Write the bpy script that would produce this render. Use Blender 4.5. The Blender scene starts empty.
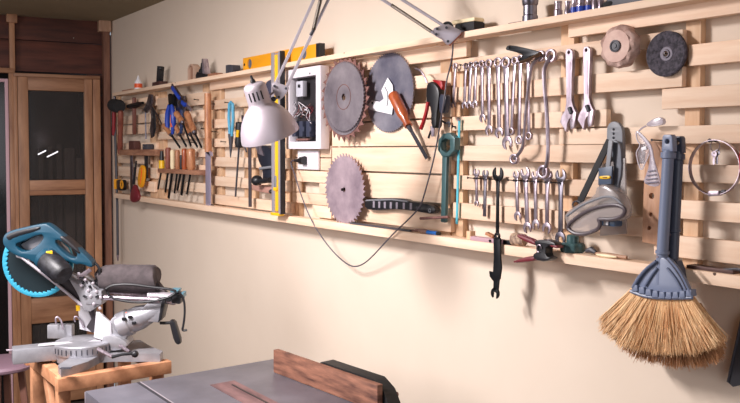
import bpy, bmesh, math, random
from mathutils import Vector, Matrix
random.seed(7)
R_ = math.radians
PI = math.pi
W = 1.70            # distance from camera to the tool wall
EYE = 1.60
YAW = 35.6
PITCH = 2.10
CY = 179.8            # principal point row
F = 813.0           # focal length in pixels of the 740 px frame
CEIL = 2.42

# ------------------------------------------------------------------ camera
sc = bpy.context.scene
cd = bpy.data.cameras.new('camera')
cam = bpy.data.objects.new('camera', cd)
sc.collection.objects.link(cam)
cam.location = (0, 0, EYE)
cam.rotation_euler = (R_(90 - PITCH), 0, R_(-YAW))
cd.sensor_width = 36
cd.lens = F / 740 * 36
cd.shift_y = (CY - 201.5) / 740
cd.clip_start = 0.05
sc.camera = cam
sc.view_settings.view_transform = 'Standard'
sc.view_settings.look = 'None'
sc.view_settings.gamma = 1
sc.view_settings.exposure = 0.88
# ------------------------------------------------------------------ world
wd = bpy.data.worlds.new('world'); sc.world = wd
wd.use_nodes = True
wd.node_tree.nodes['Background'].inputs[0].default_value = (0.75, 0.85, 1.0, 1)
wd.node_tree.nodes['Background'].inputs[1].default_value = 0.35
# ------------------------------------------------------------------ lights (window in the left wall, ceiling strip lamps)
def area(name, loc, target, sx, sy, power, col):
    ld = bpy.data.lights.new(name, 'AREA'); ld.shape = 'RECTANGLE'
    ld.size = sx; ld.size_y = sy; ld.energy = power; ld.color = col
    o = bpy.data.objects.new(name, ld); sc.collection.objects.link(o)
    o.location = loc
    d = Vector(target) - Vector(loc)
    o.rotation_euler = d.to_track_quat('-Z', 'Y').to_euler()
    return o
area('window_daylight', (-1.15, 2.75, 1.85), (1.7, 2.65, 1.4), 1.1, 0.9, 14, (1.0, 0.93, 0.93))
area('rear_fill', (-0.2, -1.42, 1.6), (0.6, 4, 1.35), 1.6, 1.6, 8, (1.0, 0.93, 0.95))  # unseen fill light added behind the camera
area('ceiling_strip_lamp', (-0.05, 2.3, 2.385), (0.25, 2.3, 0), 0.22, 0.9, 68, (1.0, 0.94, 0.95))

# ------------------------------------------------------------------ projection helpers (rays from the camera to measured planes)
_cm = cam.rotation_euler.to_matrix()
CR = _cm @ Vector((1, 0, 0)); CU = _cm @ Vector((0, 1, 0)); CF = _cm @ Vector((0, 0, -1))
CO = Vector((0, 0, EYE))
def ray(u, v):
    return CF + CR * ((u - 370) / F) + CU * ((CY - v) / F)
def PW(u, v, out=0.0):
    d = ray(u, v); return CO + d * ((W - out) / d.x)
def PZ(u, v, z):
    d = ray(u, v); return CO + d * ((z - EYE) / d.z)
def PD(u, v, dep):
    return CO + ray(u, v) * dep
YEND = PW(112, 150, 0).y

class Fr:
    def __init__(s, origin, rotz):
        s.o = Vector(origin); s.rz = R_(rotz)
        s.M = Matrix.Translation(s.o) @ Matrix.Rotation(s.rz, 4, 'Z')
        s.I = s.M.inverted(); s.root = None
    def p(s, u, v, y=0.0):
        o = s.I @ CO; d = s.I.to_3x3() @ ray(u, v)
        return o + d * ((y - o.y) / d.y)
    def z(s, u, v, z):
        return s.I @ PZ(u, v, z)
    def w(s, P): return s.I @ P

# ------------------------------------------------------------------ materials
def lin(c):
    return tuple(((x / 255) / 12.92 if x / 255 <= 0.04045 else ((x / 255 + 0.055) / 1.055) ** 2.4) for x in c) + (1,)
MATS = {}
def mat(name, col, rough=0.6, metal=0.0, col2=None, scale=(8, 8, 8), detail=4, contrast=(0.35, 0.65), bump=0.0,
        spec=0.5, trans=0.0, alpha=1.0, rnd=0.0, emit=None, dots=None, coat=0.0, bscale=None):
    if name in MATS: return MATS[name]
    m = bpy.data.materials.new(name); m.use_nodes = True
    nt = m.node_tree; b = nt.nodes['Principled BSDF']
    b.inputs['Roughness'].default_value = rough; b.inputs['Metallic'].default_value = metal
    b.inputs['Specular IOR Level'].default_value = spec
    b.inputs['Transmission Weight'].default_value = trans
    b.inputs['Alpha'].default_value = alpha
    b.inputs['Coat Weight'].default_value = coat
    b.inputs['Base Color'].default_value = lin(col)
    if emit:
        b.inputs['Emission Color'].default_value = lin(emit[0]); b.inputs['Emission Strength'].default_value = emit[1]
    L = nt.links.new
    if col2 or bump or rnd:
        tc = nt.nodes.new('ShaderNodeTexCoord'); mp = nt.nodes.new('ShaderNodeMapping')
        mp.inputs['Scale'].default_value = scale
        oi = nt.nodes.new('ShaderNodeObjectInfo')
        mul = nt.nodes.new('ShaderNodeVectorMath'); mul.operation = 'SCALE'; mul.inputs[0].default_value = (31, 17, 23)
        L(oi.outputs['Random'], mul.inputs['Scale'])
        L(tc.outputs['Object'], mp.inputs['Vector']); L(mul.outputs[0], mp.inputs['Location'])
        nz = nt.nodes.new('ShaderNodeTexNoise'); nz.inputs['Scale'].default_value = 1; nz.inputs['Detail'].default_value = detail
        nz.inputs['Roughness'].default_value = 0.6
        L(mp.outputs[0], nz.inputs['Vector'])
        last = None
        if col2:
            cr = nt.nodes.new('ShaderNodeValToRGB')
            cr.color_ramp.elements[0].position = contrast[0]; cr.color_ramp.elements[1].position = contrast[1]
            cr.color_ramp.elements[0].color = lin(col2); cr.color_ramp.elements[1].color = lin(col)
            L(nz.outputs['Fac'], cr.inputs['Fac']); last = cr.outputs['Color']
        if dots:   # knots / specks: (colour, scale, threshold)
            n2 = nt.nodes.new('ShaderNodeTexVoronoi'); n2.inputs['Scale'].default_value = dots[1]
            L(tc.outputs['Object'], n2.inputs['Vector'])
            lt = nt.nodes.new('ShaderNodeMath'); lt.operation = 'LESS_THAN'; lt.inputs[1].default_value = dots[2]
            L(n2.outputs['Distance'], lt.inputs[0])
            mx = nt.nodes.new('ShaderNodeMixRGB'); mx.inputs['Color2'].default_value = lin(dots[0])
            L(lt.outputs[0], mx.inputs['Fac'])
            if last: L(last, mx.inputs['Color1'])
            else: mx.inputs['Color1'].default_value = lin(col)
            last = mx.outputs[0]
        if rnd:
            hs = nt.nodes.new('ShaderNodeHueSaturation')
            mr = nt.nodes.new('ShaderNodeMapRange'); mr.inputs['To Min'].default_value = 1 - rnd; mr.inputs['To Max'].default_value = 1 + rnd * 0.6
            L(oi.outputs['Random'], mr.inputs['Value']); L(mr.outputs[0], hs.inputs['Value'])
            if last: L(last, hs.inputs['Color'])
            else: hs.inputs['Color'].default_value = lin(col)
            last = hs.outputs[0]
        if last: L(last, b.inputs['Base Color'])
        if bump:
            bp = nt.nodes.new('ShaderNodeBump'); bp.inputs['Strength'].default_value = bump; bp.inputs['Distance'].default_value = 0.004
            L(nz.outputs['Fac'], bp.inputs['Height']); L(bp.outputs[0], b.inputs['Normal'])
    MATS[name] = m
    return m

plaster = mat('plaster', (230, 214, 196), 0.85, col2=(222, 205, 186), scale=(1.3, 1.3, 1.3), detail=6, contrast=(0.3, 0.7), bump=0.15)
ceilpaint = mat('ceiling paint', (150, 136, 110), 0.9, col2=(140, 126, 100), scale=(2, 2, 2))
darkplank = mat('dark plank', (112, 62, 48), 0.6, col2=(62, 34, 28), scale=(3, 30, 26), detail=6, contrast=(0.3, 0.75), rnd=0.35, bump=0.2, dots=((190, 190, 180), 7, 0.03))
doorwood = mat('door wood', (194, 146, 110), 0.5, col2=(138, 94, 66), scale=(22, 22, 3.5), detail=5, contrast=(0.3, 0.75), rnd=0.15, bump=0.1)
doorwood_h = mat('door wood rail', (190, 142, 106), 0.5, col2=(134, 90, 62), scale=(3.5, 22, 22), detail=5, contrast=(0.3, 0.75), rnd=0.15, bump=0.1)
pine = mat('pine slat', (246, 220, 194), 0.65, col2=(228, 190, 158), scale=(4, 40, 45), detail=6, contrast=(0.25, 0.7), rnd=0.17, bump=0.15, dots=((84, 54, 38), 15.0, 0.06))
pinev = mat('pine post', (232, 198, 162), 0.65, col2=(206, 162, 124), scale=(40, 40, 4), detail=6, contrast=(0.25, 0.7), rnd=0.12, bump=0.12)
pine_dk = mat('aged pine', (206, 156, 116), 0.65, col2=(168, 118, 84), scale=(5, 40, 40), detail=6, rnd=0.12, bump=0.12)
rack_wood = mat('rack wood', (176, 128, 100), 0.65, col2=(138, 94, 72), scale=(10, 60, 60), detail=4)
oak = mat('tool handle wood', (206, 146, 104), 0.45, col2=(156, 98, 64), scale=(60, 60, 12), detail=4, rnd=0.15, coat=0.2)
oak_or = mat('orange handle wood', (190, 96, 48), 0.4, col2=(140, 62, 30), scale=(60, 60, 12), detail=4, coat=0.3)
redwood = mat('red brown handle', (150, 84, 66), 0.5, col2=(112, 58, 46), scale=(60, 60, 12), detail=4)
steel = mat('chrome steel', (196, 184, 194), 0.33, 0.8, col2=(146, 132, 142), scale=(60, 60, 30), detail=3, rnd=0.12)
steel_d = mat('worn steel', (150, 146, 156), 0.38, 1.0, col2=(104, 100, 110), scale=(40, 40, 20), detail=4, rnd=0.1)
bladesteel = mat('blade steel', (184, 174, 180), 0.34, 0.5, col2=(108, 100, 110), scale=(7, 7, 7), detail=6, contrast=(0.3, 0.7))  # pale patches put bright highlights into the steel colour
bladeblue = mat('blue blade steel', (184, 180, 190), 0.32, 0.5, col2=(104, 104, 124), scale=(6, 6, 6), detail=6, contrast=(0.3, 0.7))  # lighter tone paints highlights on the bluish blade
bladepink = mat('dull blade steel', (206, 184, 192), 0.42, 0.35, col2=(136, 118, 130), scale=(9, 9, 9), detail=6, contrast=(0.3, 0.7))
rust = mat('rusty steel', (150, 108, 100), 0.6, 0.3, col2=(112, 78, 74), scale=(30, 30, 30))
black = mat('black plastic', (30, 30, 34), 0.4)
blackm = mat('black metal', (26, 28, 32), 0.35, 0.5)
rubber = mat('black rubber', (34, 34, 36), 0.75)
dkgrey = mat('dark grey', (66, 66, 74), 0.5)
grey = mat('grey plastic', (128, 130, 136), 0.5)
broomgrey = mat('broom grey plastic', (118, 128, 152), 0.4, rnd=0.0)
broomdark = mat('broom dark plastic', (72, 80, 98), 0.4)
yellow = mat('yellow paint', (240, 190, 30), 0.4)
yellowo = mat('orange yellow', (236, 162, 32), 0.4)
white = mat('white paint', (232, 226, 232), 0.45)
paper = mat('white plastic', (236, 236, 240), 0.5)
blue = mat('blue plastic', (34, 66, 168), 0.4)
ltblue = mat('light blue grip', (88, 168, 204), 0.4)
teal = mat('teal blade coat', (58, 156, 186), 0.35, 0.2)
makblue = mat('teal blue housing', (16, 62, 82), 0.4)
red = mat('red plastic', (178, 26, 34), 0.4)
dkred = mat('dark red rubber', (112, 32, 42), 0.5)
orange = mat('orange plastic', (232, 92, 40), 0.45)
green = mat('dark green enamel', (68, 98, 100), 0.33, 0.2)
cream = mat('cream wood', (240, 222, 182), 0.5)
silver = mat('silver paint', (196, 188, 196), 0.38, 0.5)
alu = mat('cast aluminium', (172, 172, 178), 0.45, 0.5, col2=(150, 150, 156), scale=(20, 20, 20))
alu_w = mat('pale cast aluminium', (214, 212, 218), 0.45, 0.25)
lampmat = mat('lamp silver', (188, 178, 186), 0.5, 0.5)
spring = mat('spring steel', (112, 104, 96), 0.4, 0.8)
clear = mat('clear plastic', (215, 212, 222), 0.08, trans=0.0, alpha=0.22, spec=0.8)
clear2 = mat('cloudy plastic', (176, 166, 162), 0.2, alpha=0.52)
glass = mat('door glass', (88, 84, 82), 0.08, alpha=0.30, spec=0.8)
tablegrey = mat('cast iron top', (128, 126, 136), 0.4, 0.35, col2=(98, 97, 106), scale=(6, 6, 6), detail=8, contrast=(0.3, 0.7), bump=0.03)
fencewood = mat('fence wood', (168, 116, 92), 0.6, col2=(78, 48, 40), scale=(9, 9, 60), detail=7, contrast=(0.3, 0.75))
standwood = mat('stand wood', (206, 150, 112), 0.6, col2=(166, 112, 78), scale=(14, 14, 14), detail=5, rnd=0.12, dots=((110, 60, 36), 6, 0.05))
plumseat = mat('plum seat', (150, 122, 138), 0.5)
cloth = mat('dust bag cloth', (84, 75, 77), 0.9, col2=(66, 59, 61), scale=(40, 40, 40), bump=0.3)
straw = mat('broom straw', (250, 214, 166), 0.75, col2=(222, 170, 120), scale=(180, 60, 14), detail=3, contrast=(0.3, 0.65))
straw2 = mat('old broom straw', (220, 166, 120), 0.75, col2=(166, 116, 78), scale=(180, 60, 14), detail=3, contrast=(0.3, 0.65))
buff = mat('buffing cloth', (206, 176, 164), 0.9, col2=(150, 118, 106), scale=(30, 30, 30), detail=5, contrast=(0.35, 0.6), bump=0.5)
grind = mat('grinding stone', (78, 72, 82), 0.8, col2=(42, 38, 46), scale=(120, 120, 120), detail=4, contrast=(0.4, 0.6), bump=0.4)
floorm = mat('concrete floor', (84, 70, 62), 0.7, col2=(60, 50, 46), scale=(3, 3, 3), detail=6)
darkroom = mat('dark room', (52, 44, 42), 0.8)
boardm = mat('leaning board', (96, 80, 74), 0.7, rnd=0.3)
streak_m = mat('reflection streak glow', (255, 250, 255), 0.4, emit=((255, 248, 255), 2.0))  # glow that stands in for reflected light, not a lamp
nailm = mat('nail', (50, 44, 44), 0.4, 0.8)
pinkframe = mat('pale painted frame', (212, 176, 186), 0.5)
strawblock = mat('block', (86, 50, 44), 0.6)

# ------------------------------------------------------------------ mesh builder
class MB:
    def __init__(s): s.v = []; s.f = []
    def add(s, vs, fs):
        k = len(s.v); s.v += [Vector(q) for q in vs]; s.f += [[i + k for i in f] for f in fs]; return s
    def bm(s, bm):
        bm.verts.ensure_lookup_table(); bm.verts.index_update()
        s.add([v.co.copy() for v in bm.verts], [[v.index for v in f.verts] for f in bm.faces]); bm.free(); return s
    def box(s, c, size, rot=None, bev=0.0):
        b = bmesh.new(); bmesh.ops.create_cube(b, size=1)
        for v in b.verts: v.co = Vector((v.co.x * size[0], v.co.y * size[1], v.co.z * size[2]))
        if bev > 0: bmesh.ops.bevel(b, geom=b.edges[:], offset=min(bev, min(size) * 0.45), segments=2, affect='EDGES', profile=0.6)
        M = Matrix.Translation(Vector(c)) @ (rot.to_4x4() if rot else Matrix())
        for v in b.verts: v.co = M @ v.co
        return s.bm(b)
    def bar(s, a, b_, w, h, bev=0.0, up=(0, 0, 1)):
        """box from a to b; w = width sideways, h = along up"""
        a = Vector(a); b_ = Vector(b_); x = (b_ - a); L = x.length; x.normalize()
        up = Vector(up); y = up.cross(x)
        if y.length < 1e-4: y = Vector((0, 1, 0)).cross(x)
        y.normalize(); z = x.cross(y)
        rot = Matrix((x, y, z)).transposed()
        return s.box((a + b_) / 2, (L, w, h), rot, bev)
    def tube(s, pts, r, n=10, caps=True):
        pts = [Vector(p) for p in pts]; m = len(pts)
        rs = r if isinstance(r, (list, tuple)) else [r] * m
        t0 = (pts[1] - pts[0]).normalized()
        ref = Vector((0, 0, 1)) if abs(t0.z) < 0.9 else Vector((1, 0, 0))
        nrm = t0.cross(ref).normalized(); vs = []; fs = []
        for i, p in enumerate(pts):
            t = (pts[min(i + 1, m - 1)] - pts[max(i - 1, 0)])
            t = t.normalized() if t.length > 1e-9 else t0
            nrm = (nrm - t * nrm.dot(t)).normalized(); bn = t.cross(nrm)
            for k in range(n):
                a = 2 * PI * k / n
                vs.append(p + (nrm * math.cos(a) + bn * math.sin(a)) * rs[i])
        for i in range(m - 1):
            for k in range(n):
                fs.append([i * n + k, i * n + (k + 1) % n, (i + 1) * n + (k + 1) % n, (i + 1) * n + k])
        if caps:
            fs.append(list(range(n))[::-1]); fs.append([(m - 1) * n + k for k in range(n)])
        return s.add(vs, fs)
    def lathe(s, prof, o, axis, n=32, close=False):
        o = Vector(o); a = Vector(axis).normalized()
        ref = Vector((0, 0, 1)) if abs(a.z) < 0.9 else Vector((1, 0, 0))
        x = a.cross(ref).normalized(); y = a.cross(x); vs = []; fs = []
        for (r, h) in prof:
            for k in range(n):
                t = 2 * PI * k / n
                vs.append(o + a * h + (x * math.cos(t) + y * math.sin(t)) * max(r, 1e-5))
        m = len(prof); rng = range(m) if close else range(m - 1)
        for i in rng:
            j = (i + 1) % m
            for k in range(n):
                fs.append([i * n + k, i * n + (k + 1) % n, j * n + (k + 1) % n, j * n + k])
        if not close:
            if prof[0][0] > 1e-4: fs.append(list(range(n))[::-1])
            if prof[-1][0] > 1e-4: fs.append([(m - 1) * n + k for k in range(n)])
        return s.add(vs, fs)
    def ell(s, c, r, rot=None, n=20):
        b = bmesh.new(); bmesh.ops.create_uvsphere(b, u_segments=n, v_segments=max(6, n // 2), radius=1)
        M = Matrix.Translation(Vector(c)) @ (rot.to_4x4() if rot else Matrix())
        for v in b.verts: v.co = M @ Vector((v.co.x * r[0], v.co.y * r[1], v.co.z * r[2]))
        return s.bm(b)
    def rings(s, rings, caps=True):
        n = len(rings[0]); vs = [p for r in rings for p in r]; fs = []
        for i in range(len(rings) - 1):
            for k in range(n):
                fs.append([i * n + k, i * n + (k + 1) % n, (i + 1) * n + (k + 1) % n, (i + 1) * n + k])
        if caps: fs.append(list(range(n))[::-1]); fs.append([(len(rings) - 1) * n + k for k in range(n)])
        return s.add(vs, fs)
    def plate(s, loops, y, th, bev=0.0, M=None):
        """flat plate in the local XZ plane; front face at y, body reaches y+th"""
        cu = bpy.data.curves.new('tmp', 'CURVE'); cu.dimensions = '2D'; cu.fill_mode = 'BOTH'
        bev = min(bev, th * 0.45)
        cu.extrude = th / 2 - bev; cu.bevel_depth = bev; cu.bevel_resolution = 1; cu.offset = -bev
        for lp in loops:
            sp = cu.splines.new('POLY'); sp.points.add(len(lp) - 1)
            for i, q in enumerate(lp):
                q = Vector(q); sp.points[i].co = (q[0], q[2] if len(q) == 3 else q[1], 0, 1)
            sp.use_cyclic_u = True
        o = bpy.data.objects.new('tmp', cu); me = bpy.data.meshes.new_from_object(o)
        vs = [Vector((v.co.x, y + th / 2 - v.co.z, v.co.y)) for v in me.vertices]
        if M: vs = [M @ v for v in vs]
        s.add(vs, [list(p.vertices) for p in me.polygons])
        bpy.data.objects.remove(o); bpy.data.curves.remove(cu); bpy.data.meshes.remove(me)
        return s
    def hplate(s, pts, z, th):
        """plate in the horizontal plane from outline pts (x,y): top at z"""
        n = len(pts); vs = [(p[0], p[1], z) for p in pts] + [(p[0], p[1], z - th) for p in pts]
        fs = [list(range(n)), list(range(2 * n - 1, n - 1, -1))] + [[i, i + n, (i + 1) % n + n, (i + 1) % n] for i in range(n)]
        return s.add(vs, fs)
    def mesh(s, name, m, ang=35):
        me = bpy.data.meshes.new(name); me.from_pydata([tuple(v) for v in s.v], [], s.f); me.update()
        b = bmesh.new(); b.from_mesh(me); bmesh.ops.remove_doubles(b, verts=b.verts, dist=1e-6)
        bmesh.ops.recalc_face_normals(b, faces=b.faces); b.to_mesh(me); b.free()
        me.materials.append(m)
        for p in me.polygons: p.use_smooth = True
        me.set_sharp_from_angle(angle=R_(ang))
        return me

COL = sc.collection
def part(parent, name, mb, m, label=None, ang=35):
    o = bpy.data.objects.new(name, mb.mesh(name, m, ang)); COL.objects.link(o)
    o.parent = parent.root if isinstance(parent, Fr) else parent
    if label: o['label'] = label
    return o
def thing(fr, name, label, cat, group=None):
    o = bpy.data.objects.new(name, None); COL.objects.link(o); o.empty_display_size = 0.05
    o.location = fr.o; o.rotation_euler = (0, 0, fr.rz)
    o['label'] = label; o['category'] = cat
    if group: o['group'] = group
    fr.root = o; return fr
def solo(fr, name, mb, m, label, cat, group=None, ang=35):
    o = bpy.data.objects.new(name, mb.mesh(name, m, ang)); COL.objects.link(o)
    o.location = fr.o; o.rotation_euler = (0, 0, fr.rz)
    o['label'] = label; o['category'] = cat
    if group: o['group'] = group
    fr.root = o; return o
def struct(name, mb, m, fr=None, parent=None):
    o = bpy.data.objects.new(name, mb.mesh(name, m)); COL.objects.link(o)
    if parent: o.parent = parent
    elif fr: o.location = fr.o; o.rotation_euler = (0, 0, fr.rz)
    if not parent: o['kind'] = 'structure'
    return o
class WF(Fr):
    """frame facing the tool wall: x right along the wall, y into the wall, z up. p(u,v,out)"""
    def __init__(s, u, v, out=0.042):
        super().__init__(PW(u, v, out), -90); s.out = out
    def p(s, u, v, out=None):
        return s.I @ PW(u, v, s.out if out is None else out)
    def pts(s, L, out=None): return [s.p(a, b, out) for a, b in L]
    def sc(s, u):  # metres per pixel vertically
        return (PW(u, 150, s.out) - PW(u, 151, s.out)).z
    def Y(s, out): return s.out - out
def circ(cx, cz, r, n=24, a0=0):
    return [(cx + r * math.cos(a0 + 2 * PI * i / n), cz + r * math.sin(a0 + 2 * PI * i / n)) for i in range(n)]
def smooth(pts, it=2, closed=True):
    pts = [Vector(p) for p in pts]
    for _ in range(it):
        q = []; n = len(pts)
        for i in range(n if closed else n - 1):
            a, b = pts[i], pts[(i + 1) % n]
            q += [a * 0.75 + b * 0.25, a * 0.25 + b * 0.75]
        if not closed: q = [pts[0]] + q + [pts[-1]]
        pts = q
    return pts

# ================================================================== ROOM SHELL
XL, YB = -1.9, -1.6
struct('floor', MB().box(((W + XL) / 2, (YEND + YB) / 2 + 0.6, -0.05), (W - XL, YEND - YB + 1.4, 0.1)), floorm)
struct('ceiling', MB().box(((W + XL) / 2, (YEND + YB) / 2 + 0.6, CEIL + 0.05), (W - XL, YEND - YB + 1.4, 0.1)), ceilpaint)
struct('wall_right', MB().box((W + 0.05, (YEND + YB) / 2, CEIL / 2), (0.1, YEND - YB, CEIL)), plaster)
# back wall with a doorway opening
m = MB(); m.box(((XL - 0.8 - 0.2) / 2 - 0.2, YB - 0.05, CEIL / 2), (abs(XL) - 1.0, 0.1, CEIL))
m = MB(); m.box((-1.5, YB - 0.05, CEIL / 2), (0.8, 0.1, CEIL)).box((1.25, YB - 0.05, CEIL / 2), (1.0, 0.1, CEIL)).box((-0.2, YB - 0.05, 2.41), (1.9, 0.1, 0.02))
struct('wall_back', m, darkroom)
# left wall with a window opening
m = MB(); m.box((XL - 0.05, (YB + 2.0) / 2, CEIL / 2), (0.1, 2.0 - YB, CEIL)).box((XL - 0.05, (3.5 + YEND) / 2, CEIL / 2), (0.1, YEND - 3.5, CEIL))
m.box((XL - 0.05, 2.75, 0.5), (0.1, 1.5, 1.0)).box((XL - 0.05, 2.75, (2.1 + CEIL) / 2), (0.1, 1.5, CEIL - 2.1))
struct('wall_left', m, mat('brown board wall', (120, 92, 76), 0.8))
m = MB()
for y in (2.02, 2.75, 3.48): m.box((XL - 0.05, y, 1.55), (0.06, 0.05, 1.1))
for z in (1.02, 2.08): m.box((XL - 0.05, 2.75, z), (0.06, 1.5, 0.05))
struct('window_2', m, white)

# ---- end wall of dark planks, with the glazed door and cupboard framing (not quite square to the tool wall)
EF = Fr((W, YEND, 0), -8.4)
def ez(u, v, y=0.0): return EF.p(u, v, y)
def eb(nm, x0, x1, z0, z1, y0, y1, mm, par=None, bev=0.003):
    mb = MB().box(((x0 + x1) / 2, (y0 + y1) / 2, (z0 + z1) / 2), (x1 - x0, y1 - y0, z1 - z0), None, bev)
    return struct(nm, mb, mm, fr=EF, parent=par)
XF = -4.0
zz = [CEIL, ez(60, 42).z, ez(60, 73).z, 1.95, 1.75, 1.55, 1.34, 1.12, 0.9, 0.68, 0.46, 0.23, 0.0]
xg1 = ez(88, 150).x
for i in range(len(zz) - 1):
    z1, z0 = zz[i], zz[i + 1]
    xa = XF if i < 2 else xg1
    if i == 0: wroot = eb('wall_end', xa, 0.0, z0 + 0.004, z1, 0.02, 0.042, darkplank, None, 0.002)
    else: eb('plank', xa, 0, z0 + 0.004, z1, 0.02, 0.042, darkplank, wroot, 0.002)
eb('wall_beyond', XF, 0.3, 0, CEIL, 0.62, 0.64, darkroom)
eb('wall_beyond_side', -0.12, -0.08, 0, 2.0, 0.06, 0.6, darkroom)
for k, (u0, u1, vt) in enumerate(((38, 43, 150), (48, 52, 146), (56, 61, 144), (64, 74, 148), (76, 82, 158))):
    a = ez(u0, vt, 0.42); b = ez(u1, vt, 0.42)
    c = EF.M @ Vector(((a.x + b.x) / 2, 0.42, 0)); f2 = Fr(c, -8.4)
    solo(f2, 'stored_board', MB().box((0, 0, a.z / 2), (b.x - a.x, 0.03, a.z), None, 0.003), boardm,
         'dull brown board stored upright behind the upper door glass, %s from the left' % ('first', 'second', 'third', 'fourth', 'fifth')[k], 'board', 'boards stored behind the glass door')
for k, (a, b) in enumerate((((38, 154.5), (46, 150.5)), ((47, 157), (58, 151.5)))):  # glowing rods added behind the pane to imitate reflected light streaks
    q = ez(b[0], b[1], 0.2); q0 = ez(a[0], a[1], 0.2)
    solo(Fr(EF.M @ q0, -8.4), 'reflection_streak', MB().tube([(0, 0, 0), (q.x - q0.x, 0, q.z - q0.z)], 0.0035, 8), streak_m,
         ('left' if k == 0 else 'right') + ' one of two added glowing rods imitating streaks reflected in the upper door glass', 'lamp', 'imitated reflection streaks in the door glass')
def dbar(u0, u1, z0, z1, y0=-0.045, y1=0.0, mm=None, nm='stile', par=None, bev=0.004):
    return eb(nm, ez(u0, 150, y0).x, ez(u1, 150, y0).x, z0, z1, y0, y1, mm or doorwood, par, bev)
zr = [ez(56, v, -0.045).z for v in (78, 91, 180, 195, 297, 322)]
door = dbar(18.5, 29, 0.02, zr[0], nm='door_1')
dbar(85, 93, 0.02, zr[0], par=door)
dbar(93.6, 101, 0.02, zr[0] + 0.004, par=door, nm='door_jamb')
dbar(14.5, 18.2, 0.02, zr[0] + 0.01, par=door, nm='door_jamb')
dbar(14.5, 101, zr[0], zr[0] + 0.022, -0.055, 0.0, doorwood_h, 'door_head', door)
dbar(29, 85, zr[1], zr[0], mm=doorwood_h, nm='rail', par=door)
dbar(29, 85, zr[3], zr[2], mm=doorwood_h, nm='rail', par=door)
dbar(29, 85, zr[3] + 0.028, zr[3] + 0.034, -0.052, 0.0, mm=doorwood_h, nm='rail_bead', par=door)
dbar(29, 85, zr[5], zr[4], mm=doorwood_h, nm='rail', par=door)
dbar(29, 85, 0.02, 0.2, mm=doorwood_h, nm='rail', par=door)
dbar(29, 85, zr[2], zr[1], -0.02, -0.016, glass, 'pane', door, 0)
dbar(29, 85, zr[4], zr[3], -0.02, -0.016, glass, 'pane', door, 0)
dbar(29, 85, 0.2, zr[5], -0.02, -0.016, glass, 'pane', door, 0)
xt0 = ez(9, 40).x; xt1 = ez(14.5, 40).x; zt_ = ez(12, 71).z
eb('trim_1', xt0, xt1, zt_, CEIL, -0.03, 0.02, doorwood)
eb('trim_2', XF, ez(14.5, 70).x, zt_ - 0.015, zt_ + 0.015, -0.035, 0.02, doorwood_h)
eb('trim_3', xt0 - 0.015, xt1 + 0.015, CEIL - 0.05, CEIL, -0.045, 0.02, doorwood)
x1 = ez(9.0, 150).x; zw = ez(5, 79).z
wn = eb('window_1', x1 - 0.02, x1, 0.02, zw, -0.03, 0.0, pinkframe)
eb('window_frame', x1 - 0.8, x1 - 0.02, zw - 0.02, zw, -0.03, 0.0, pinkframe, wn)
eb('pane', x1 - 0.8, x1 - 0.01, 0.02, zw - 0.01, -0.01, 0.0, mat('dark glass', (18, 16, 18), 0.15), wn, 0)
eb('door_post', x1 + 0.002, ez(14.3, 150).x, 0.02, zt_ - 0.016, -0.04, 0.0, doorwood, door)
eb('trim_4', -0.052, -0.012, 0, CEIL, -0.035, 0.02, mat('corner post wood', (150, 106, 84), 0.6, col2=(110, 72, 56), scale=(30, 30, 3)))
eb('trim_5', -0.078, -0.004, CEIL - 0.07, CEIL, -0.05, 0.02, mat('corner block wood', (196, 160, 132), 0.6, col2=(160, 120, 96), scale=(30, 30, 3)))

# ================================================================== PALLET RACK ON THE WALL
SO, ST = 0.040, 0.018       # slat front distance from wall and thickness
def wrect(u0, u1, ur, vt, vb, out):
    zt = PW(ur, vt, out).z; zb = PW(ur, vb, out).z
    y0 = PW(u0, 150, out).y; y1 = PW(u1, 150, out).y
    return y0, y1, zb, zt        # y0 > y1
def panel(name, label, u0, u1, slats, posts, vmid=150):
    f = thing(WF((u0 + u1) / 2, 260, 0.0), name, label, 'rack', 'pallet wood panels on the tool wall')
    for sl in slats:
        a, b, ur, vt, vb = sl[:5]; so = SO + (sl[5] if len(sl) > 5 else 0)
        y0, y1, zb, zt = wrect(a, b, ur, vt, vb, so)
        c = f.w(Vector((W - so + ST / 2, (y0 + y1) / 2, (zb + zt) / 2)))
        o = part(f, 'slat', MB().box((0, 0, 0), (y0 - y1, ST, zt - zb), None, 0.002), pine)
        o.location = c
    for (a, b, ur, vt, vb) in posts:
        y0, y1, zb, zt = wrect(a, b, ur, vt, vb, SO - ST)
        c = f.w(Vector((W - (SO - ST) / 2, (y0 + y1) / 2, (zb + zt) / 2)))
        o = part(f, 'post', MB().box((0, 0, 0), (y0 - y1, SO - ST - 0.001, zt - zb), None, 0.0015), pinev)
        o.location = c
    return f
panel('pallet_panel', 'pallet wood panel nearest the room corner, behind the black mallet', 114, 156,
      [(114, 156, 135, 99, 108), (114, 156, 135, 115, 123.5), (114, 156, 135, 125, 134), (114, 156, 135, 143, 149.5),
       (114, 150, 135, 156, 163.5), (114, 156, 135, 167, 177), (114, 154, 135, 180, 190)],
      [(114, 118, 116, 96, 197), (150, 157, 154, 92, 200)])
panel('pallet_panel', 'pallet wood panel behind the row of wooden handled chisels', 157.5, 208,
      [(157.5, 207, 200, 92.5, 105), (157.5, 208, 200, 110, 121.5), (157.5, 207, 200, 130, 138.5), (157.5, 208, 200, 149, 157),
       (157.5, 207, 200, 165, 174.5), (157.5, 208, 200, 183, 192.5)],
      [(157.8, 164, 160, 92, 202), (203, 209, 206, 84, 205)])
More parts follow.
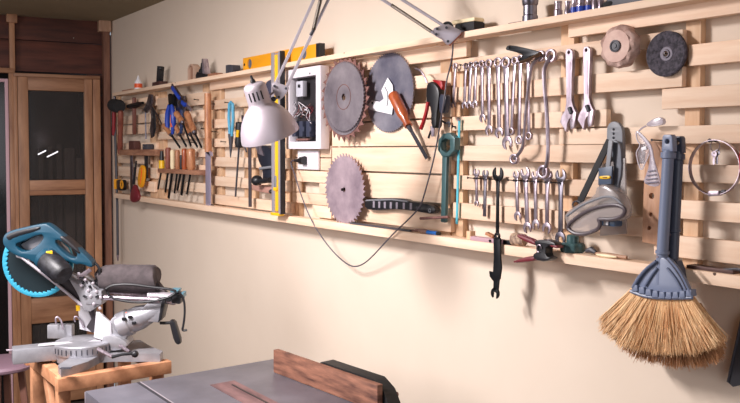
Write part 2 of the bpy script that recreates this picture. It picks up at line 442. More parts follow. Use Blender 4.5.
panel('pallet_panel', 'pallet wood panel behind the silver lamp shade and upright yellow level', 210, 291,
      [(210, 291, 220, 78.5, 89), (211, 252, 220, 99.5, 109), (212, 291, 220, 119, 128), (211, 252, 220, 138.5, 147), (212, 291, 220, 157, 166.5),
       (211, 291, 220, 176.5, 186), (212, 291, 220, 195, 204.5)],
      [(211, 221, 216, 78, 206), (244, 255, 250, 74, 208), (278, 290, 284, 68, 212)])
panel('pallet_panel', 'closely boarded pallet wood panel behind the round saw blades', 292, 450,
      [(326, 466, 430, 47.5, 61.5), (326, 451, 415, 76, 89), (326, 451, 415, 104, 118.5), (332, 451, 400, 121, 146), (332, 451, 400, 147.2, 172.2),
       (332, 451, 400, 174, 200), (332, 451, 400, 204, 226),
       (292, 331, 300, 146, 157), (292, 331, 300, 158, 169.5), (292, 331, 300, 170.5, 181.5), (292, 298, 300, 182, 192), (319, 331, 300, 182, 192), (292, 331, 300, 192.5, 203), (312, 331, 300, 203.5, 215)],
      [(322, 333, 328, 60, 225), (292, 299, 296, 140, 218), (440, 450, 445, 40, 236), (456, 466.5, 461, 36, 49)])
panel('pallet_panel', 'pallet wood panel behind the hanging wrenches', 452, 681,
      [(452, 681, 480, 56.5, 69), (452, 681, 480, 85, 101), (452, 606, 480, 115.5, 130), (452, 603, 480, 145.5, 161), (452, 600, 480, 176, 190.5),
       (452, 652, 480, 204.5, 220.5)],
      [(452, 463, 458, 50, 240), (560, 573, 566, 24, 260)])
panel('pallet_panel', 'pallet wood panel behind the two brooms and hose clamp', 559, 770,
      [(567, 775, 645, 9, 26.5, 0.012), (559, 775, 600, 128, 144.3), (606, 775, 600, 163, 179), (655, 775, 700, 201, 220), (655, 775, 700, 238, 260),
       (661, 775, 700, 86.5, 107.5), (687, 775, 700, 43.6, 65)],
      [(684, 699, 692, 10, 271)])
# short slats between the panels
f = WF(590, 136)
# shelves
def shelf(label, u0, u1, ur, vt, vb, out, mm):
    y0, y1, zb, zt = wrect(u0, u1, ur, vt, vb, out)
    fr = Fr((W - (out + 0.041) / 2, (y0 + y1) / 2, (zb + zt) / 2), -90)
    solo(fr, 'shelf_board', MB().box((0, 0, 0), (y0 - y1, out - 0.041, zt - zb), None, 0.002), mm, label, 'shelf', 'long shelf boards on the tool wall')
    return zt
ZS = shelf('long pine shelf board running along the top of the pallet rack', 113, 790, 475, 29.5, 36, 0.10, pine)
ZB = shelf('long pine shelf board running along the bottom of the pallet rack', 113, 790, 690, 269.5, 282, 0.085, pine)
print('shelf z', ZS, ZB, 'yend', YEND)

# ================================================================== helper builders for tools
def jaw(cx, cz, r, ang, slot=0.46, depth=0.15, n=18):
    """open-end jaw outline; opening points along ang (radians, in xz plane)"""
    h = r * slot; a0 = math.asin(slot * 0.98)
    pts = []
    for i in range(n + 1):
        t = a0 + (2 * PI - 2 * a0) * i / n
        rr = r * (1.0 + 0.10 * max(0, math.cos(t)))
        pts.append((rr * math.cos(t), rr * math.sin(t)))
    pts += [(-r * depth * 0.2, -h), (-r * depth - r * 0.12, 0), (-r * depth * 0.2, h)]
    ca, sa = math.cos(ang), math.sin(ang)
    return [(cx + x * ca - z * sa, cz + x * sa + z * ca) for x, z in pts]
def wrench_mb(L, r1, r2, w, top='ring', bot='open', th=0.007, lean=0.3, offset=False):
    """origin at the centre of the top head, body runs down -z; front is -y"""
    m = MB()
    if top == 'ring': m.plate([circ(0, 0, r1, 22), circ(0, 0, r1 * 0.62, 12)], -th * 0.65, th * 1.3, 0.001)
    elif top == 'open': m.plate([jaw(0, 0, r1, PI / 2 + lean)], -th / 2, th, 0.001)
    if bot == 'ring': m.plate([circ(0, -L, r2, 22), circ(0, -L, r2 * 0.62, 12)], -th * 0.65, th * 1.3, 0.001)
    elif bot == 'open': m.plate([jaw(0, -L, r2, -PI / 2 + lean)], -th / 2, th, 0.001)
    za = -r1 * 0.75; zb = -L + r2 * 0.75
    sh = [(-w * 0.62, za), (w * 0.62, za), (w * 0.45, za * 0.7 + zb * 0.3), (w * 0.5, zb), (-w * 0.5, zb), (-w * 0.45, za * 0.7 + zb * 0.3)]
    if top == 'flat':
        sh = smooth([(-w * .5, 0), (w * .5, 0), (w * .5, -L), (-w * .5, -L)], 1)
    m.plate([sh], -th * 0.4, th * 0.8, 0.0015)
    # raised rib on the shank
    if top != 'flat': m.plate([[(-w * .2, za * .9 + zb * .1), (w * .2, za * .9 + zb * .1), (w * .2, za * .1 + zb * .9), (-w * .2, za * .1 + zb * .9)]], -th * 0.5, th * 0.3, 0.0005)
    return m
def hang(u0, v0, u1, v1, out, builder, name, mm, label, cat, group=None):
    """place a tool whose local -z axis must run from pixel 0 to pixel 1 on the wall plane"""
    f = WF(u0, v0, out); b = f.p(u1, v1); L = math.hypot(b.x, b.z)
    ang = math.atan2(b.x, -b.z)
    mb = builder(L)
    o = bpy.data.objects.new(name, mb.mesh(name, mm)); COL.objects.link(o)
    o.location = f.o; o.rotation_euler = Matrix.Rotation(-PI / 2, 3, 'Z').__matmul__(Matrix.Rotation(-ang, 3, 'Y')).to_euler()
    o['label'] = label; o['category'] = cat
    if group: o['group'] = group
    return o
def nail(u, v, out=0.075, r=0.0022):
    f = WF(u, v, SO)
    o = solo(f, 'nail', MB().tube([(0, 0.006, 0), (0, -(out - SO), 0.002)], r, 7).lathe([(0.0, 0.0), (r * 2.1, 0.0), (r * 2.1, 0.0015), (0, 0.0015)], (0, -(out - SO), 0.002), (0, -1, 0), 8), nailm,
             NAIL_L.pop(0) if NAIL_L else 'small dark nail driven into a pallet slat', 'nail', 'nails in the pallet slats')
    return o
NAIL_L = []
# ================================================================== SAW BLADES
def blade_outline(R, n, depth, hook=0.35):
    pts = []
    for i in range(n):
        a = 2 * PI * i / n; st = 2 * PI / n
        for t, rr in ((0.0, R), (0.10, R - depth * .1), (0.50, R - depth * .9), (0.68, R - depth), (0.86, R - depth * 0.85), (0.93, R - depth * 0.4)):
            aa = -(a + st * (t + (hook * (R - rr) / max(depth, 1e-6) * 0.3)))
            pts.append((rr * math.cos(aa), rr * math.sin(aa)))
    return pts
def blade(u, v, rpx, out, n, depth, mm, label, hole=0.0127, extra=None):
    f = WF(u, v, out); R = rpx * f.sc(u)
    f = thing(f, 'circular_saw_blade', label, 'saw blade', 'saw blades on the rack')
    part(f, 'disc', MB().plate([blade_outline(R, n, depth), circ(0, 0, hole, 18)], -0.0015, 0.003, 0.0), mm)
    return f, R
f, R = blade(344.5, 98.5, 43, 0.088, 28, 0.018, rust, 'rusty coarse-toothed circular saw blade, rearmost at upper left of the three blades')
part(f, 'centre_plate', MB().plate([circ(0, 0, R * 0.85, 48), circ(0, 0, 0.0127, 18)], -0.004, 0.002, 0.0), bladesteel)
f, R = blade(344, 97, 35.5, 0.098, 60, 0.006, bladesteel, 'smaller fine-toothed steel blade in front of the rusty coarse-toothed blade')
part(f, 'hub_ring', MB().plate([circ(0, 0, R * 0.36, 40), circ(0, 0, R * 0.34, 40)], -0.0025, 0.001, 0.0), rust)
f, R = blade(389, 92.5, 40.3, 0.05, 76, 0.006, bladeblue, 'bluish fine-toothed circular saw blade with a white card on it')
f, R = blade(344.5, 189.5, 36.3, 0.07, 42, 0.0125, bladepink, 'dull pinkish grey circular saw blade hanging lowest, below the rusty one', hole=0.009)
part(f, 'blade_collar', MB().lathe([(0.0, 0), (0.006, 0), (0.005, 0.012), (0, 0.012)], (0, 0, 0.0), (0, -1, 0), 12), nailm)
# white card on blue blade
f = WF(380, 100, 0.058)
card = f.pts([(387, 78), (382, 90), (384, 98), (368, 100), (368, 106), (393, 114), (395, 106), (394, 84)])
f = WF(380, 100, 0.058)
thing(f, 'angle_gauge', 'white L-shaped angle gauge lying against the bluish saw blade', 'gauge')
outl = f.pts([(387.8, 77.7), (381.5, 90.5), (384, 98.5), (380, 102), (372, 100), (369, 104), (370, 109.5), (392, 114.6), (394, 100), (392.6, 85)])
part(f, 'gauge_plate', MB().plate([outl], -0.001, 0.002, 0.0), paper)
part(f, 'slot', MB().tube(f.pts([(385, 87), (387.5, 92), (388, 100), (387, 106)], 0.0595), 0.0017, 8), dkgrey)
part(f, 'rivet', MB().lathe([(0, 0), (0.004, 0), (0.004, 0.002), (0, 0.002)], f.p(372.5, 103, 0.059), (0, -1, 0), 10), nailm)

# ================================================================== WRENCHES
def sc_(u, out=0.06): return (PW(u, 150, out) - PW(u, 151, out)).z
def combo(u0, v0, u1, v1, r1, r2, w, out, label, top='ring', bot='open', mm=None, lean=0.3, group='wrenches in the upper row', th=0.006):
    s = sc_(u0)
    return hang(u0, v0, u1, v1, out, lambda L: wrench_mb(L, r1 * s, r2 * s, w * s, top, bot, th, lean), 'wrench', mm or steel, label, 'wrench', group)
UP = 'wrenches in the upper row'; LO = 'wrenches in the lower row'
combo(455.5, 66, 453.3, 104.5, 3.2, 3.4, 3.0, 0.052, 'tiny chrome combination wrench, leftmost of the upper row')
combo(466, 66, 464.5, 105, 3.2, 3.6, 3.0, 0.052, 'small chrome combination wrench, second from the left in the upper row')
combo(471, 65, 469.3, 104.5, 3.4, 3.8, 3.2, 0.053, 'small chrome combination wrench, third from the left in the upper row')
combo(476, 64.5, 475, 104, 3.4, 3.8, 3.2, 0.053, 'small chrome combination wrench, fourth from the left in the upper row')
combo(482, 64, 482.7, 118, 4.0, 4.2, 3.8, 0.054, 'dull chrome combination wrench, fifth from the left in the upper row')
combo(489, 63.5, 489.2, 130, 4.6, 5.0, 4.4, 0.055, 'chrome combination wrench with bright open end, sixth from the left in the upper row')
combo(498, 62.5, 499.3, 132.5, 5.2, 5.4, 4.8, 0.056, 'chrome combination wrench, seventh from the left in the upper row')
combo(506, 62.5, 507.3, 142.5, 6.0, 6.6, 6.0, 0.058, 'largest chrome combination wrench, eighth in the upper row, hanging lower than its neighbours')
combo(515, 60.5, 511.5, 131.5, 4.2, 3.8, 3.6, 0.053, 'slim double ring wrench just right of the largest combination wrench', bot='ring')
combo(520.5, 59, 519.3, 140, 4.2, 4.4, 3.8, 0.054, 'double ring wrench whose lower ring shows beside the long slanted ring wrench', bot='ring')
combo(528, 57, 529, 136, 4.2, 4.2, 3.6, 0.052, 'slim ring wrench half hidden behind the long slanted ring wrench', bot='ring')
# cranked double ring wrenches
def cranked(pix, rpx, w, label, outs):
    f = WF(pix[0][0], pix[0][1], 0.06)
    pts = [f.p(a, b, o) for (a, b), o in zip(pix, outs)]
    s = f.sc(pix[0][0]); m = MB()
    sp = smooth(pts, 2, closed=False)
    m.tube(sp, [w * s * 0.5] * len(sp), 8)
    m.plate([circ(pts[0].x, pts[0].z, rpx * s, 22), circ(pts[0].x, pts[0].z, rpx * s * 0.62, 12)], pts[0].y - 0.006, 0.012, 0.0015)
    m.plate([circ(pts[-1].x, pts[-1].z, rpx * s, 22), circ(pts[-1].x, pts[-1].z, rpx * s * 0.62, 12)], pts[-1].y - 0.006, 0.012, 0.0015)
    solo(f, 'wrench', m, steel, label, 'wrench', UP)
cranked([(541, 56), (535, 62), (531, 66), (527, 100), (524, 140), (522.5, 149), (514.5, 159)], 5.6, 3.7, 'long slanted ring wrench with cranked ends, crossing the others in the upper row', [0.06, 0.075, 0.085, 0.085, 0.085, 0.08, 0.07])
cranked([(551, 56), (545, 66), (543.5, 75), (547.5, 120), (548.5, 160), (543.5, 172)], 7.0, 4.2, 'biggest chrome ring wrench with cranked ends, rightmost of the upper row', [0.065, 0.08, 0.085, 0.085, 0.08, 0.072])
for a in ((476.5, 173, 476.8, 203.5, 4.0, 2.8, 3.2, 'small chrome open-ended wrench, leftmost of the lower row'),):
    combo(a[0], a[1], a[2], a[3], a[4], a[5], a[6], 0.054, a[7], 'open', 'open', group=LO, lean=-0.2)
combo(485.5, 174, 484.5, 218, 4.0, 2.0, 4.0, 0.053, 'flat blue grey wrench with plain lower end, second in the lower row', 'open', 'none', steel_d, lean=0.0, group=LO)
combo(498, 174.5, 497.4, 236, 7.2, 3.6, 4.0, 0.056, 'black open-ended wrench with wide jaws in the lower row', 'open', 'open', blackm, lean=0.0, group=LO)
combo(516.5, 175, 517.8, 216, 4.2, 4.6, 4.0, 0.054, 'chrome open-ended wrench hanging right of the black one', 'open', 'open', group=LO, lean=0.2)
combo(525.5, 173.5, 527.5, 227.5, 6.2, 5.4, 5.0, 0.056, 'tall chrome open-ended wrench between two shorter ones in the lower row', 'open', 'open', group=LO)
combo(535.3, 175.5, 536, 224.5, 4.6, 5.0, 4.2, 0.054, 'shorter chrome open-ended wrench left of the one under the big ring', 'open', 'open', group=LO, lean=0.15)
combo(547.5, 176, 547, 228, 6.2, 5.6, 4.6, 0.055, 'chrome open-ended wrench hanging just under the biggest ring wrench', 'open', 'open', group=LO, lean=-0.2)
combo(561, 176, 560.5, 238, 6.6, 6.4, 5.6, 0.055, 'dull open-ended wrench, rightmost of the lower row beside the goggles', 'open', 'open', steel_d, group=LO, lean=0.2)
for u, v in ((455.5, 66.5), (466, 66), (471, 65), (476, 64.5), (482, 64), (489, 63.5), (498, 62.5), (506, 62.5), (515, 60.5), (551, 57)):
    nail(u, v, 0.060, 0.0014)
for u in (473.5, 480, 482.5, 489, 495, 501.5, 514, 519.5, 522, 529, 533, 538, 544, 551, 557, 564):
    nail(u, 179.8 + (u - 500) * 0.055, 0.062, 0.0016)
nail(455, 127, 0.05)
# black wrench with a second chained below: long black flat wrench
f = WF(497, 236, 0.094); m = MB()
q = lambda L, o=None: f.pts(L, o)
m.plate([q([(494.3, 238), (497.5, 240), (500.8, 238), (501, 255), (502, 268), (500.5, 279), (496.5, 284), (492.5, 279), (490.5, 276), (490, 271), (493.8, 272), (494.6, 258)])], -0.004, 0.006, 0.001)
m.plate([jaw(f.p(497.3, 236.5).x, f.p(497.3, 236.5).z, 3.6 * f.sc(497), PI / 2)], -0.0035, 0.006, 0.001)
m.plate([q([(494.2, 280), (499.5, 280), (498.5, 290), (494, 290)])], -0.0035, 0.006, 0.001)
m.plate([jaw(f.p(495.3, 293).x, f.p(495.3, 293).z, 5.4 * f.sc(497), -PI / 2 - 0.1)], -0.0035, 0.007, 0.001)
solo(f, 'wrench', m, blackm, 'long black flat wrench hanging below the bottom shelf from the black open-ended one', 'wrench')
# black puller leaning over the upper row
f = thing(WF(522, 50, 0.07), 'valve_spring_tool', 'black forged lever with a hole, lying across the tops of the upper row of wrenches', 'tool')
m = MB(); out = smooth(q([]) if False else f.pts([(506.5, 50), (508, 46), (512, 45), (530, 49), (542, 52.5), (540, 56), (534, 55), (526, 60), (519, 62), (521, 58), (525, 54.5), (512, 51)]), 1)
m.plate([out, [tuple((c[0], c[1])) for c in circ(f.p(510.5, 48).x, f.p(510.5, 48).z, 0.0035, 12)]], -0.005, 0.010, 0.001)
part(f, 'lever', m, blackm)
part(f, 'arm', MB().tube(f.pts([(541, 53.5), (530, 59), (520, 62.5)], 0.082), [0.006, 0.005, 0.0035], 8), mat('bronze steel', (110, 88, 72), 0.35, 0.9))

# adjustable wrenches
def adjustable(du, dv, label, k=1.0):
    f = thing(WF(570 + du, 60 + dv, 0.05), 'adjustable_wrench', label, 'wrench', 'adjustable wrenches')
    T = lambda L: f.pts([(570.5 + du + (a - 570.5), b + dv) for a, b in L], 0.05)
    hole = f.p(570.2 + du, 52.5 + dv)
    body = T([(567, 52), (568.5, 49), (571.5, 48.8), (574, 51.5), (574.3, 58), (573.3, 80), (573, 100), (574.5, 106), (577.5, 112.5), (576.5, 116), (573, 117.5), (570.5, 119.5), (569, 123), (568.3, 128), (567.2, 132),
              (564.5, 127), (561.5, 122), (563, 116.5), (566.5, 110), (567.7, 103), (567.6, 80), (567, 58)])
    slot = T([(567.5, 124.5), (569.8, 118.8), (571, 117.6), (569, 122.5)])
    part(f, 'handle', MB().plate([body, circ(hole.x, hole.z, 0.0042, 12)], -0.006, 0.011, 0.0009), steel, ang=22)
    part(f, 'movable_jaw', MB().plate([T([(573.2, 113.5), (577.5, 112.2), (577.5, 118), (575.9, 128), (572.4, 129.5), (571.6, 121)])], -0.008, 0.009, 0.001), steel)
    part(f, 'inset_panel', MB().plate([T([(569.2, 62), (571.8, 62), (571.6, 96), (569.3, 96)])], -0.0068, 0.001), mat('stamped steel', (150, 136, 146), 0.45, 0.9))
    a = f.p(569.2 + du, 107.5 + dv, 0.058); b = f.p(571.3 + du, 113.5 + dv, 0.058)
    part(f, 'adjusting_screw', MB().tube([(a.x + (b.x - a.x) * t / 6, a.y, a.z + (b.z - a.z) * t / 6) for t in range(7)], [0.0050, 0.0056] * 3 + [0.0050], 10), dkgrey)
adjustable(0, 0, 'chrome adjustable wrench hanging jaws down, left of the pair')
adjustable(17.5, -2.2, 'chrome adjustable wrench hanging jaws down, right of the pair, next to the buffing wheel')
nail(570.2, 52.6, 0.052, 0.0014); nail(587.6, 50.3, 0.052, 0.0014)

# buffing wheel, grinding disc
f = thing(WF(623.5, 47, 0.054), 'buffing_wheel', 'pale cloth buffing wheel with a dark centre, left of the dark grinding disc', 'wheel')
s = f.sc(620); R = 21.3 * s
ring = []; m = MB(); n = 72
prof = [(0.0, 0), (R * .9, 0), (R * .99, 0.004), (R * 1.0, 0.010), (R * .99, 0.018), (R * .93, 0.024), (R * .8, 0.027), (R * .64, 0.028), (0, 0.028)]
random.seed(3)
b = MB(); b.lathe(prof, (0, 0, 0), (0, -1, 0), 48)
for i, v_ in enumerate(b.v):
    r = math.hypot(v_.x, v_.z)
    if r > R * .7:
        a = math.atan2(v_.z, v_.x); k = 1 + 0.012 * math.sin(a * 5 + 1) + 0.018 * math.sin(a * 9 + v_.y * 200)
        v_.x *= k; v_.z *= k; v_.y += 0.003 * math.sin(a * 9 + r * 90)
part(f, 'cloth_layers', b, buff)
part(f, 'face_disc', MB().lathe([(0, 0), (R * .76, 0), (R * .74, 0.003), (0, 0.004)], (0, -0.0265, 0), (0, -1, 0), 9 * 4), mat('pale cloth', (228, 198, 184), 0.9, col2=(206, 172, 160), scale=(25, 25, 25)))
part(f, 'centre_hub', MB().lathe([(0.004, 0), (R * .28, 0), (R * .28, 0.004), (R * .2, 0.005), (R * .19, 0.003), (R * .12, 0.003), (R * .1, 0.005), (0.004, 0.005)], (0, -0.0300, 0), (0, -1, 0), 24), dkgrey)
f = thing(WF(667.5, 54, 0.046), 'grinding_disc', 'dark round grinding disc hanging beside the pale buffing wheel', 'disc')
s = f.sc(667); R = 22.6 * s
part(f, 'abrasive', MB().lathe([(R * .16, 0), (R, 0), (R, 0.007), (R * .93, 0.009), (R * .45, 0.006), (R * .32, 0.002), (R * .16, 0.002)], (0, 0, 0), (0, -1, 0), 48, close=True), grind)
part(f, 'metal_ring', MB().lathe([(R * .13, 0), (R * .36, 0), (R * .30, 0.003), (R * .20, 0.003), (R * .17, 0.006), (R * .13, 0.006)], (0, -0.002, 0), (0, -1, 0), 24, close=True), mat('dull ring', (112, 106, 116), 0.6, 0.3))
nail(667.5, 54.5, 0.052, 0.0014)

# ================================================================== ELECTRIC BOX, SOCKET PLATE
f = thing(WF(305, 150, 0.042), 'electric_box', 'open white electric box with dark wiring inside, behind the lamp', 'box')
def fq(f, L, out): return f.pts(L, out)
o1 = 0.085
outer = fq(f, [(286, 70), (325, 65.5), (325.5, 151), (287, 146)], o1)
inner = fq(f, [(289, 78.5), (316.5, 75), (315.5, 143), (289.5, 138.5)], o1)
def rect(f, u0, u1, ur, vt, vb, out):
    a = f.p(u0, 150, out); b = f.p(u1, 150, out); zt = f.p(ur, vt, out).z; zb = f.p(ur, vb, out).z
    return [(a.x, zb), (b.x, zb), (b.x, zt), (a.x, zt)]
part(f, 'housing', MB().plate([rect(f, 286, 320.5, 305, 67.5, 149, o1), rect(f, 289.5, 315.8, 305, 76.5, 141.5, o1)], f.Y(o1), 0.04, 0.002), white)
part(f, 'back_plate', MB().plate([rect(f, 288, 320, 305, 72, 145, 0.048)], f.Y(0.048), 0.004), mat('box interior', (34, 30, 34), 0.7))
rel = part(f, 'relay', MB().box(f.p(301.5, 89, 0.075), (0.05, 0.02, 0.06), None, 0.002), mat('relay grey', (196, 196, 206), 0.5))
part(rel, 'relay_switch', MB().box(f.p(299, 86, 0.088), (0.01, 0.006, 0.012), None, 0.001), black)
for k, u in enumerate((297, 304, 311)):
    part(f, 'breaker', MB().box(f.p(u, 129, 0.066), (0.026, 0.03, 0.06), None, 0.002).box(f.p(u, 129, 0.084), (0.012, 0.008, 0.018), None, 0.001), mat('breaker dark', (58, 62, 80), 0.45))
random.seed(11)
for k in range(20):
    pts = []
    u = random.uniform(294, 312); v = random.uniform(102, 110)
    for j in range(5):
        pts.append(f.p(u, v, random.uniform(0.062, 0.082))); u = min(313, max(292, u + random.uniform(-5, 5))); v += random.uniform(0, 5)
    part(f, 'wire', MB().tube(smooth(pts, 2, False), 0.0013, 6), (white, dkred, white, rust, dkgrey)[k % 5])
part(f, 'terminal_strip', MB().box(f.p(303, 139.5, 0.07), (0.09, 0.012, 0.008), None, 0.001), rust)
part(f, 'screw', MB().lathe([(0, 0), (0.004, 0), (0.003, 0.002), (0, 0.002)], f.p(310, 73.5, o1), (0, -1, 0), 10), dkgrey)
f = thing(WF(309, 160, 0.042), 'socket_plate', 'white wall socket plate under the electric box', 'socket')
part(f, 'plate', MB().plate([rect(f, 297.5, 318, 308, 150.5, 169.5, 0.052)], f.Y(0.052), 0.010, 0.002), white)
part(f, 'rim', MB().plate([rect(f, 297.8, 303, 308, 153, 168, 0.054)], f.Y(0.054), 0.003, 0.001), paper)

# ================================================================== LEVELS
f = thing(WF(282, 60, 0.02), 'spirit_level', 'long yellow spirit level standing on the top shelf', 'level', 'spirit levels')
f = None
yo = 0.07
y0 = PW(243, 75, yo).y; y1 = PW(316, 75, yo).y
LV = Fr((W - yo + 0.012, (y0 + y1) / 2, ZS), -90)
bpy.data.objects.remove(bpy.data.objects['spirit_level'])
thing(LV, 'spirit_level', 'long yellow spirit level lying along the top shelf behind the lamp arms', 'level', 'spirit levels')
hw = (y0 - y1) / 2; H = 0.058
lp = [(-hw, 0), (hw, 0), (hw, H), (-hw, H)]
hl = [(-hw * 0.80, H / 2), (hw * 0.70, H / 2)]
part(LV, 'body', MB().plate([lp] + [circ(c[0], c[1], 0.021, 24) for c in hl], -0.012, 0.024, 0.001), yellowo)
for c in hl:
    part(LV, 'vial', MB().lathe([(0, 0), (0.021, 0), (0.021, 0.012), (0.016, 0.013), (0, 0.013)], (c[0], 0.006, c[1]), (0, -1, 0), 24), mat('vial grey', (96, 100, 112), 0.2))
part(LV, 'end_cap', MB().box((hw + 0.013, 0, H / 2), (0.026, 0.026, H + 0.002), None, 0.003), black)
part(LV, 'hang_hole', MB().lathe([(0, 0), (0.006, 0), (0.006, 0.001), (0, 0.001)], (-hw * 0.95, -0.0122, H / 2), (0, -1, 0), 12), black)
f = thing(WF(279, 130, 0.042), 'spirit_level', 'tall yellow and silver spirit level hanging upright beside the lamp shade', 'level', 'spirit levels')
zt = f.p(278, 53, 0.1).z; zb = f.p(278, 213, 0.1).z
def vbar(fr, nm, u0, u1, mm, o0, o1, zt=zt, zb=zb, bev=0.001):
    a = fr.p(u0, 150, o1).x; b = fr.p(u1, 150, o1).x
    return part(fr, nm, MB().box(((a + b) / 2, fr.Y((o0 + o1) / 2), (zt + zb) / 2), (b - a, o1 - o0, zt - zb), None, bev), mm)
vbar(f, 'side_rail', 271.3, 274.2, silver, 0.102, 0.124)
vbar(f, 'face', 274.3, 278.0, yellow, 0.103, 0.120, zt - 0.01, zb + 0.01)
vbar(f, 'side_rail', 278.1, 279.8, silver, 0.104, 0.124)
vbar(f, 'back_edge', 279.9, 281.0, black, 0.102, 0.122, zt + 0.002)
part(f, 'end_cap', MB().box(f.p(277.3, 214, 0.113) , (0.068, 0.026, 0.012), None, 0.003), yellow)
part(f, 'vial', MB().box(f.p(276, 182, 0.118), (0.018, 0.012, 0.05), None, 0.003), grey)
part(f, 'grip', MB().box(f.p(276, 189, 0.120), (0.028, 0.012, 0.014), None, 0.003), yellow)

# ================================================================== SHELF TOP OBJECTS
def onshelf(u, out=0.06, zs=None):
    p = PW(u, 100, out); return Fr((p.x, p.y, ZS if zs is None else zs), -90)
def hpx(u, out=0.06): return (PW(u, 100, out) - PW(u, 101, out)).z
# brush
fr = thing(onshelf(468, 0.055), 'brush', 'black bristled brush with cream wooden back on the top shelf', 'brush')
s = hpx(468); 
part(fr, 'bristles', MB().box((0.006, 0, 10.5 * s / 2), (0.085, 0.045, 10.5 * s), None, 0.006), rubber)
part(fr, 'back', MB().box((-0.002, 0, 12.6 * s), (0.10, 0.042, 4.2 * s), Matrix.Rotation(R_(1), 3, 'Y'), 0.006), cream)
# steel cup & flat piece
fr = onshelf(529.5, 0.06); s = hpx(529)
solo(fr, 'steel_sleeve', MB().lathe([(0.005, 0), (0.021, 0), (0.021, 0.018), (0.0185, 0.021), (0.0185, 0.046), (0.021, 0.049), (0.0225, 0.062), (0.016, 0.062), (0.014, 0.03), (0.005, 0.03)], (0, 0, 0), (0, 0, 1), 28), steel_d, 'large dull steel socket standing alone on the top shelf', 'socket')
fr = onshelf(516, 0.06)
solo(fr, 'metal_strip', MB().box((0, 0, 0.004), (0.045, 0.02, 0.008), None, 0.001), rust, 'thin rusty metal strip lying on the top shelf left of the large steel socket', 'metal piece')
sock = [(557.5, 0.0115, 0.042, None, 'small chrome socket standing apart, left of the grouped sockets'),
        (567, 0.0085, 0.038, None, 'slim chrome socket leaning, first in the grouped sockets'),
        (573.5, 0.009, 0.05, blue, 'chrome socket with a blue band, second in the grouped sockets'),
        (580.5, 0.0125, 0.048, blue, 'wide chrome socket with a blue band, third in the grouped sockets'),
        (588, 0.0095, 0.045, blue, 'chrome socket with a narrow blue band, fourth in the grouped sockets'),
        (594, 0.0085, 0.05, None, 'plain tall chrome socket, fifth in the grouped sockets'),
        (600, 0.008, 0.05, None, 'plain chrome socket, rightmost of the grouped sockets')]
for u, r, h, bandm, lb in sock:
    fr = thing(onshelf(u, 0.065), 'socket_bit', lb, 'socket', 'sockets on the top shelf')
    part(fr, 'barrel', MB().lathe([(0.002, 0), (r, 0), (r, h * .45), (r * .8, h * .52), (r * .8, h * .85), (r * .9, h * .88), (r * .9, h), (r * .6, h), (r * .5, h * .7), (0.002, h * .7)], (0, 0, 0), (0, 0, 1), 20), steel)
    if bandm: part(fr, 'band', MB().lathe([(r * 1.03, h * .1), (r * 1.03, h * .38), (r * .9, h * .38), (r * .9, h * .1)], (0, 0, 0), (0, 0, 1), 20, close=True), bandm, 'blue band')
fr = onshelf(612, 0.065)
solo(fr, 'cable_coil', MB().lathe([(0.018 + 0.007 * math.cos(t * PI / 4), 0.009 + 0.007 * math.sin(t * PI / 4)) for t in range(8)], (0, 0, 0), (0, 0, 1), 24, close=True), rubber, 'small black rubber ring on the top shelf right of the sockets', 'ring')
fr = thing(onshelf(643, 0.055), 'tool_case', 'low dark tool case with pale edge at the right end of the top shelf', 'case')
part(fr, 'base', MB().box((0, 0, 0.018), (0.17, 0.06, 0.036), None, 0.004), dkgrey)
part(fr, 'lid_edge', MB().box((0, 0, 0.04), (0.174, 0.064, 0.008), None, 0.002), silver)
# left end of the top shelf
fr = onshelf(129, 0.06)
solo(fr, 'wood_offcut', MB().box((0, 0, 0.006), (0.16, 0.03, 0.012), None, 0.002), rack_wood, 'thin brown wood offcut lying at the far left end of the top shelf', 'wood piece')
fr = thing(onshelf(138.5, 0.06), 'glue_bottle', 'small white glue bottle with red label on the top shelf', 'bottle')
part(fr, 'bottle', MB().lathe([(0, 0), (0.02, 0), (0.022, 0.005), (0.021, 0.045), (0.01, 0.06), (0.005, 0.075), (0.002, 0.085), (0, 0.085)], (0, 0, 0), (0, 0, 1), 24), paper)
part(fr, 'label_patch', MB().lathe([(0.0218, 0.012), (0.0228, 0.012), (0.0222, 0.036), (0.0212, 0.036)], (0, 0, 0), (0, 0, 1), 24, close=True), orange, 'red label')
fr = thing(onshelf(160, 0.06), 'spokeshave_plane', 'small dark wooden plane with upright black iron on the top shelf', 'plane')
part(fr, 'sole', MB().box((0, 0, 0.012), (0.115, 0.045, 0.024), None, 0.004), mat('dark walnut', (74, 46, 42), 0.5))
part(fr, 'iron', MB().box((0.006, 0, 0.06), (0.022, 0.034, 0.095), Matrix.Rotation(R_(12), 3, 'Y'), 0.004), black)
part(fr, 'wedge_knob', MB().ell((0.02, 0, 0.095), (0.011, 0.014, 0.012)), black)
fr = thing(onshelf(194.5, 0.05), 'wooden_arch', 'arch-shaped pale wooden block with hollow front on the top shelf', 'block')
aw = [(-0.038, 0), (0.038, 0), (0.038, 0.055)] + [(0.038 * math.cos(a), 0.055 + 0.028 * math.sin(a)) for a in [PI * i / 12 for i in range(1, 12)]] + [(-0.038, 0.055)]
ai = [(x * 0.72, max(0.0001, z - 0.001) * 0.86 + 0.004) for x, z in aw]
part(fr, 'frame', MB().plate([aw, ai], -0.02, 0.035, 0.002), mat('grey beige wood', (186, 156, 136), 0.6))
part(fr, 'back_board', MB().plate([ai], -0.008, 0.02, 0.0), mat('mid brown wood', (150, 112, 92), 0.6))
fr = thing(onshelf(206, 0.055), 'bench_plane', 'metal bench plane with pointed silver blade standing on the top shelf', 'plane')
part(fr, 'body', MB().plate([[(-0.06, 0), (0.06, 0), (0.055, 0.012), (0.03, 0.02), (-0.02, 0.03), (-0.05, 0.035), (-0.065, 0.02)]], -0.025, 0.05, 0.002), black)
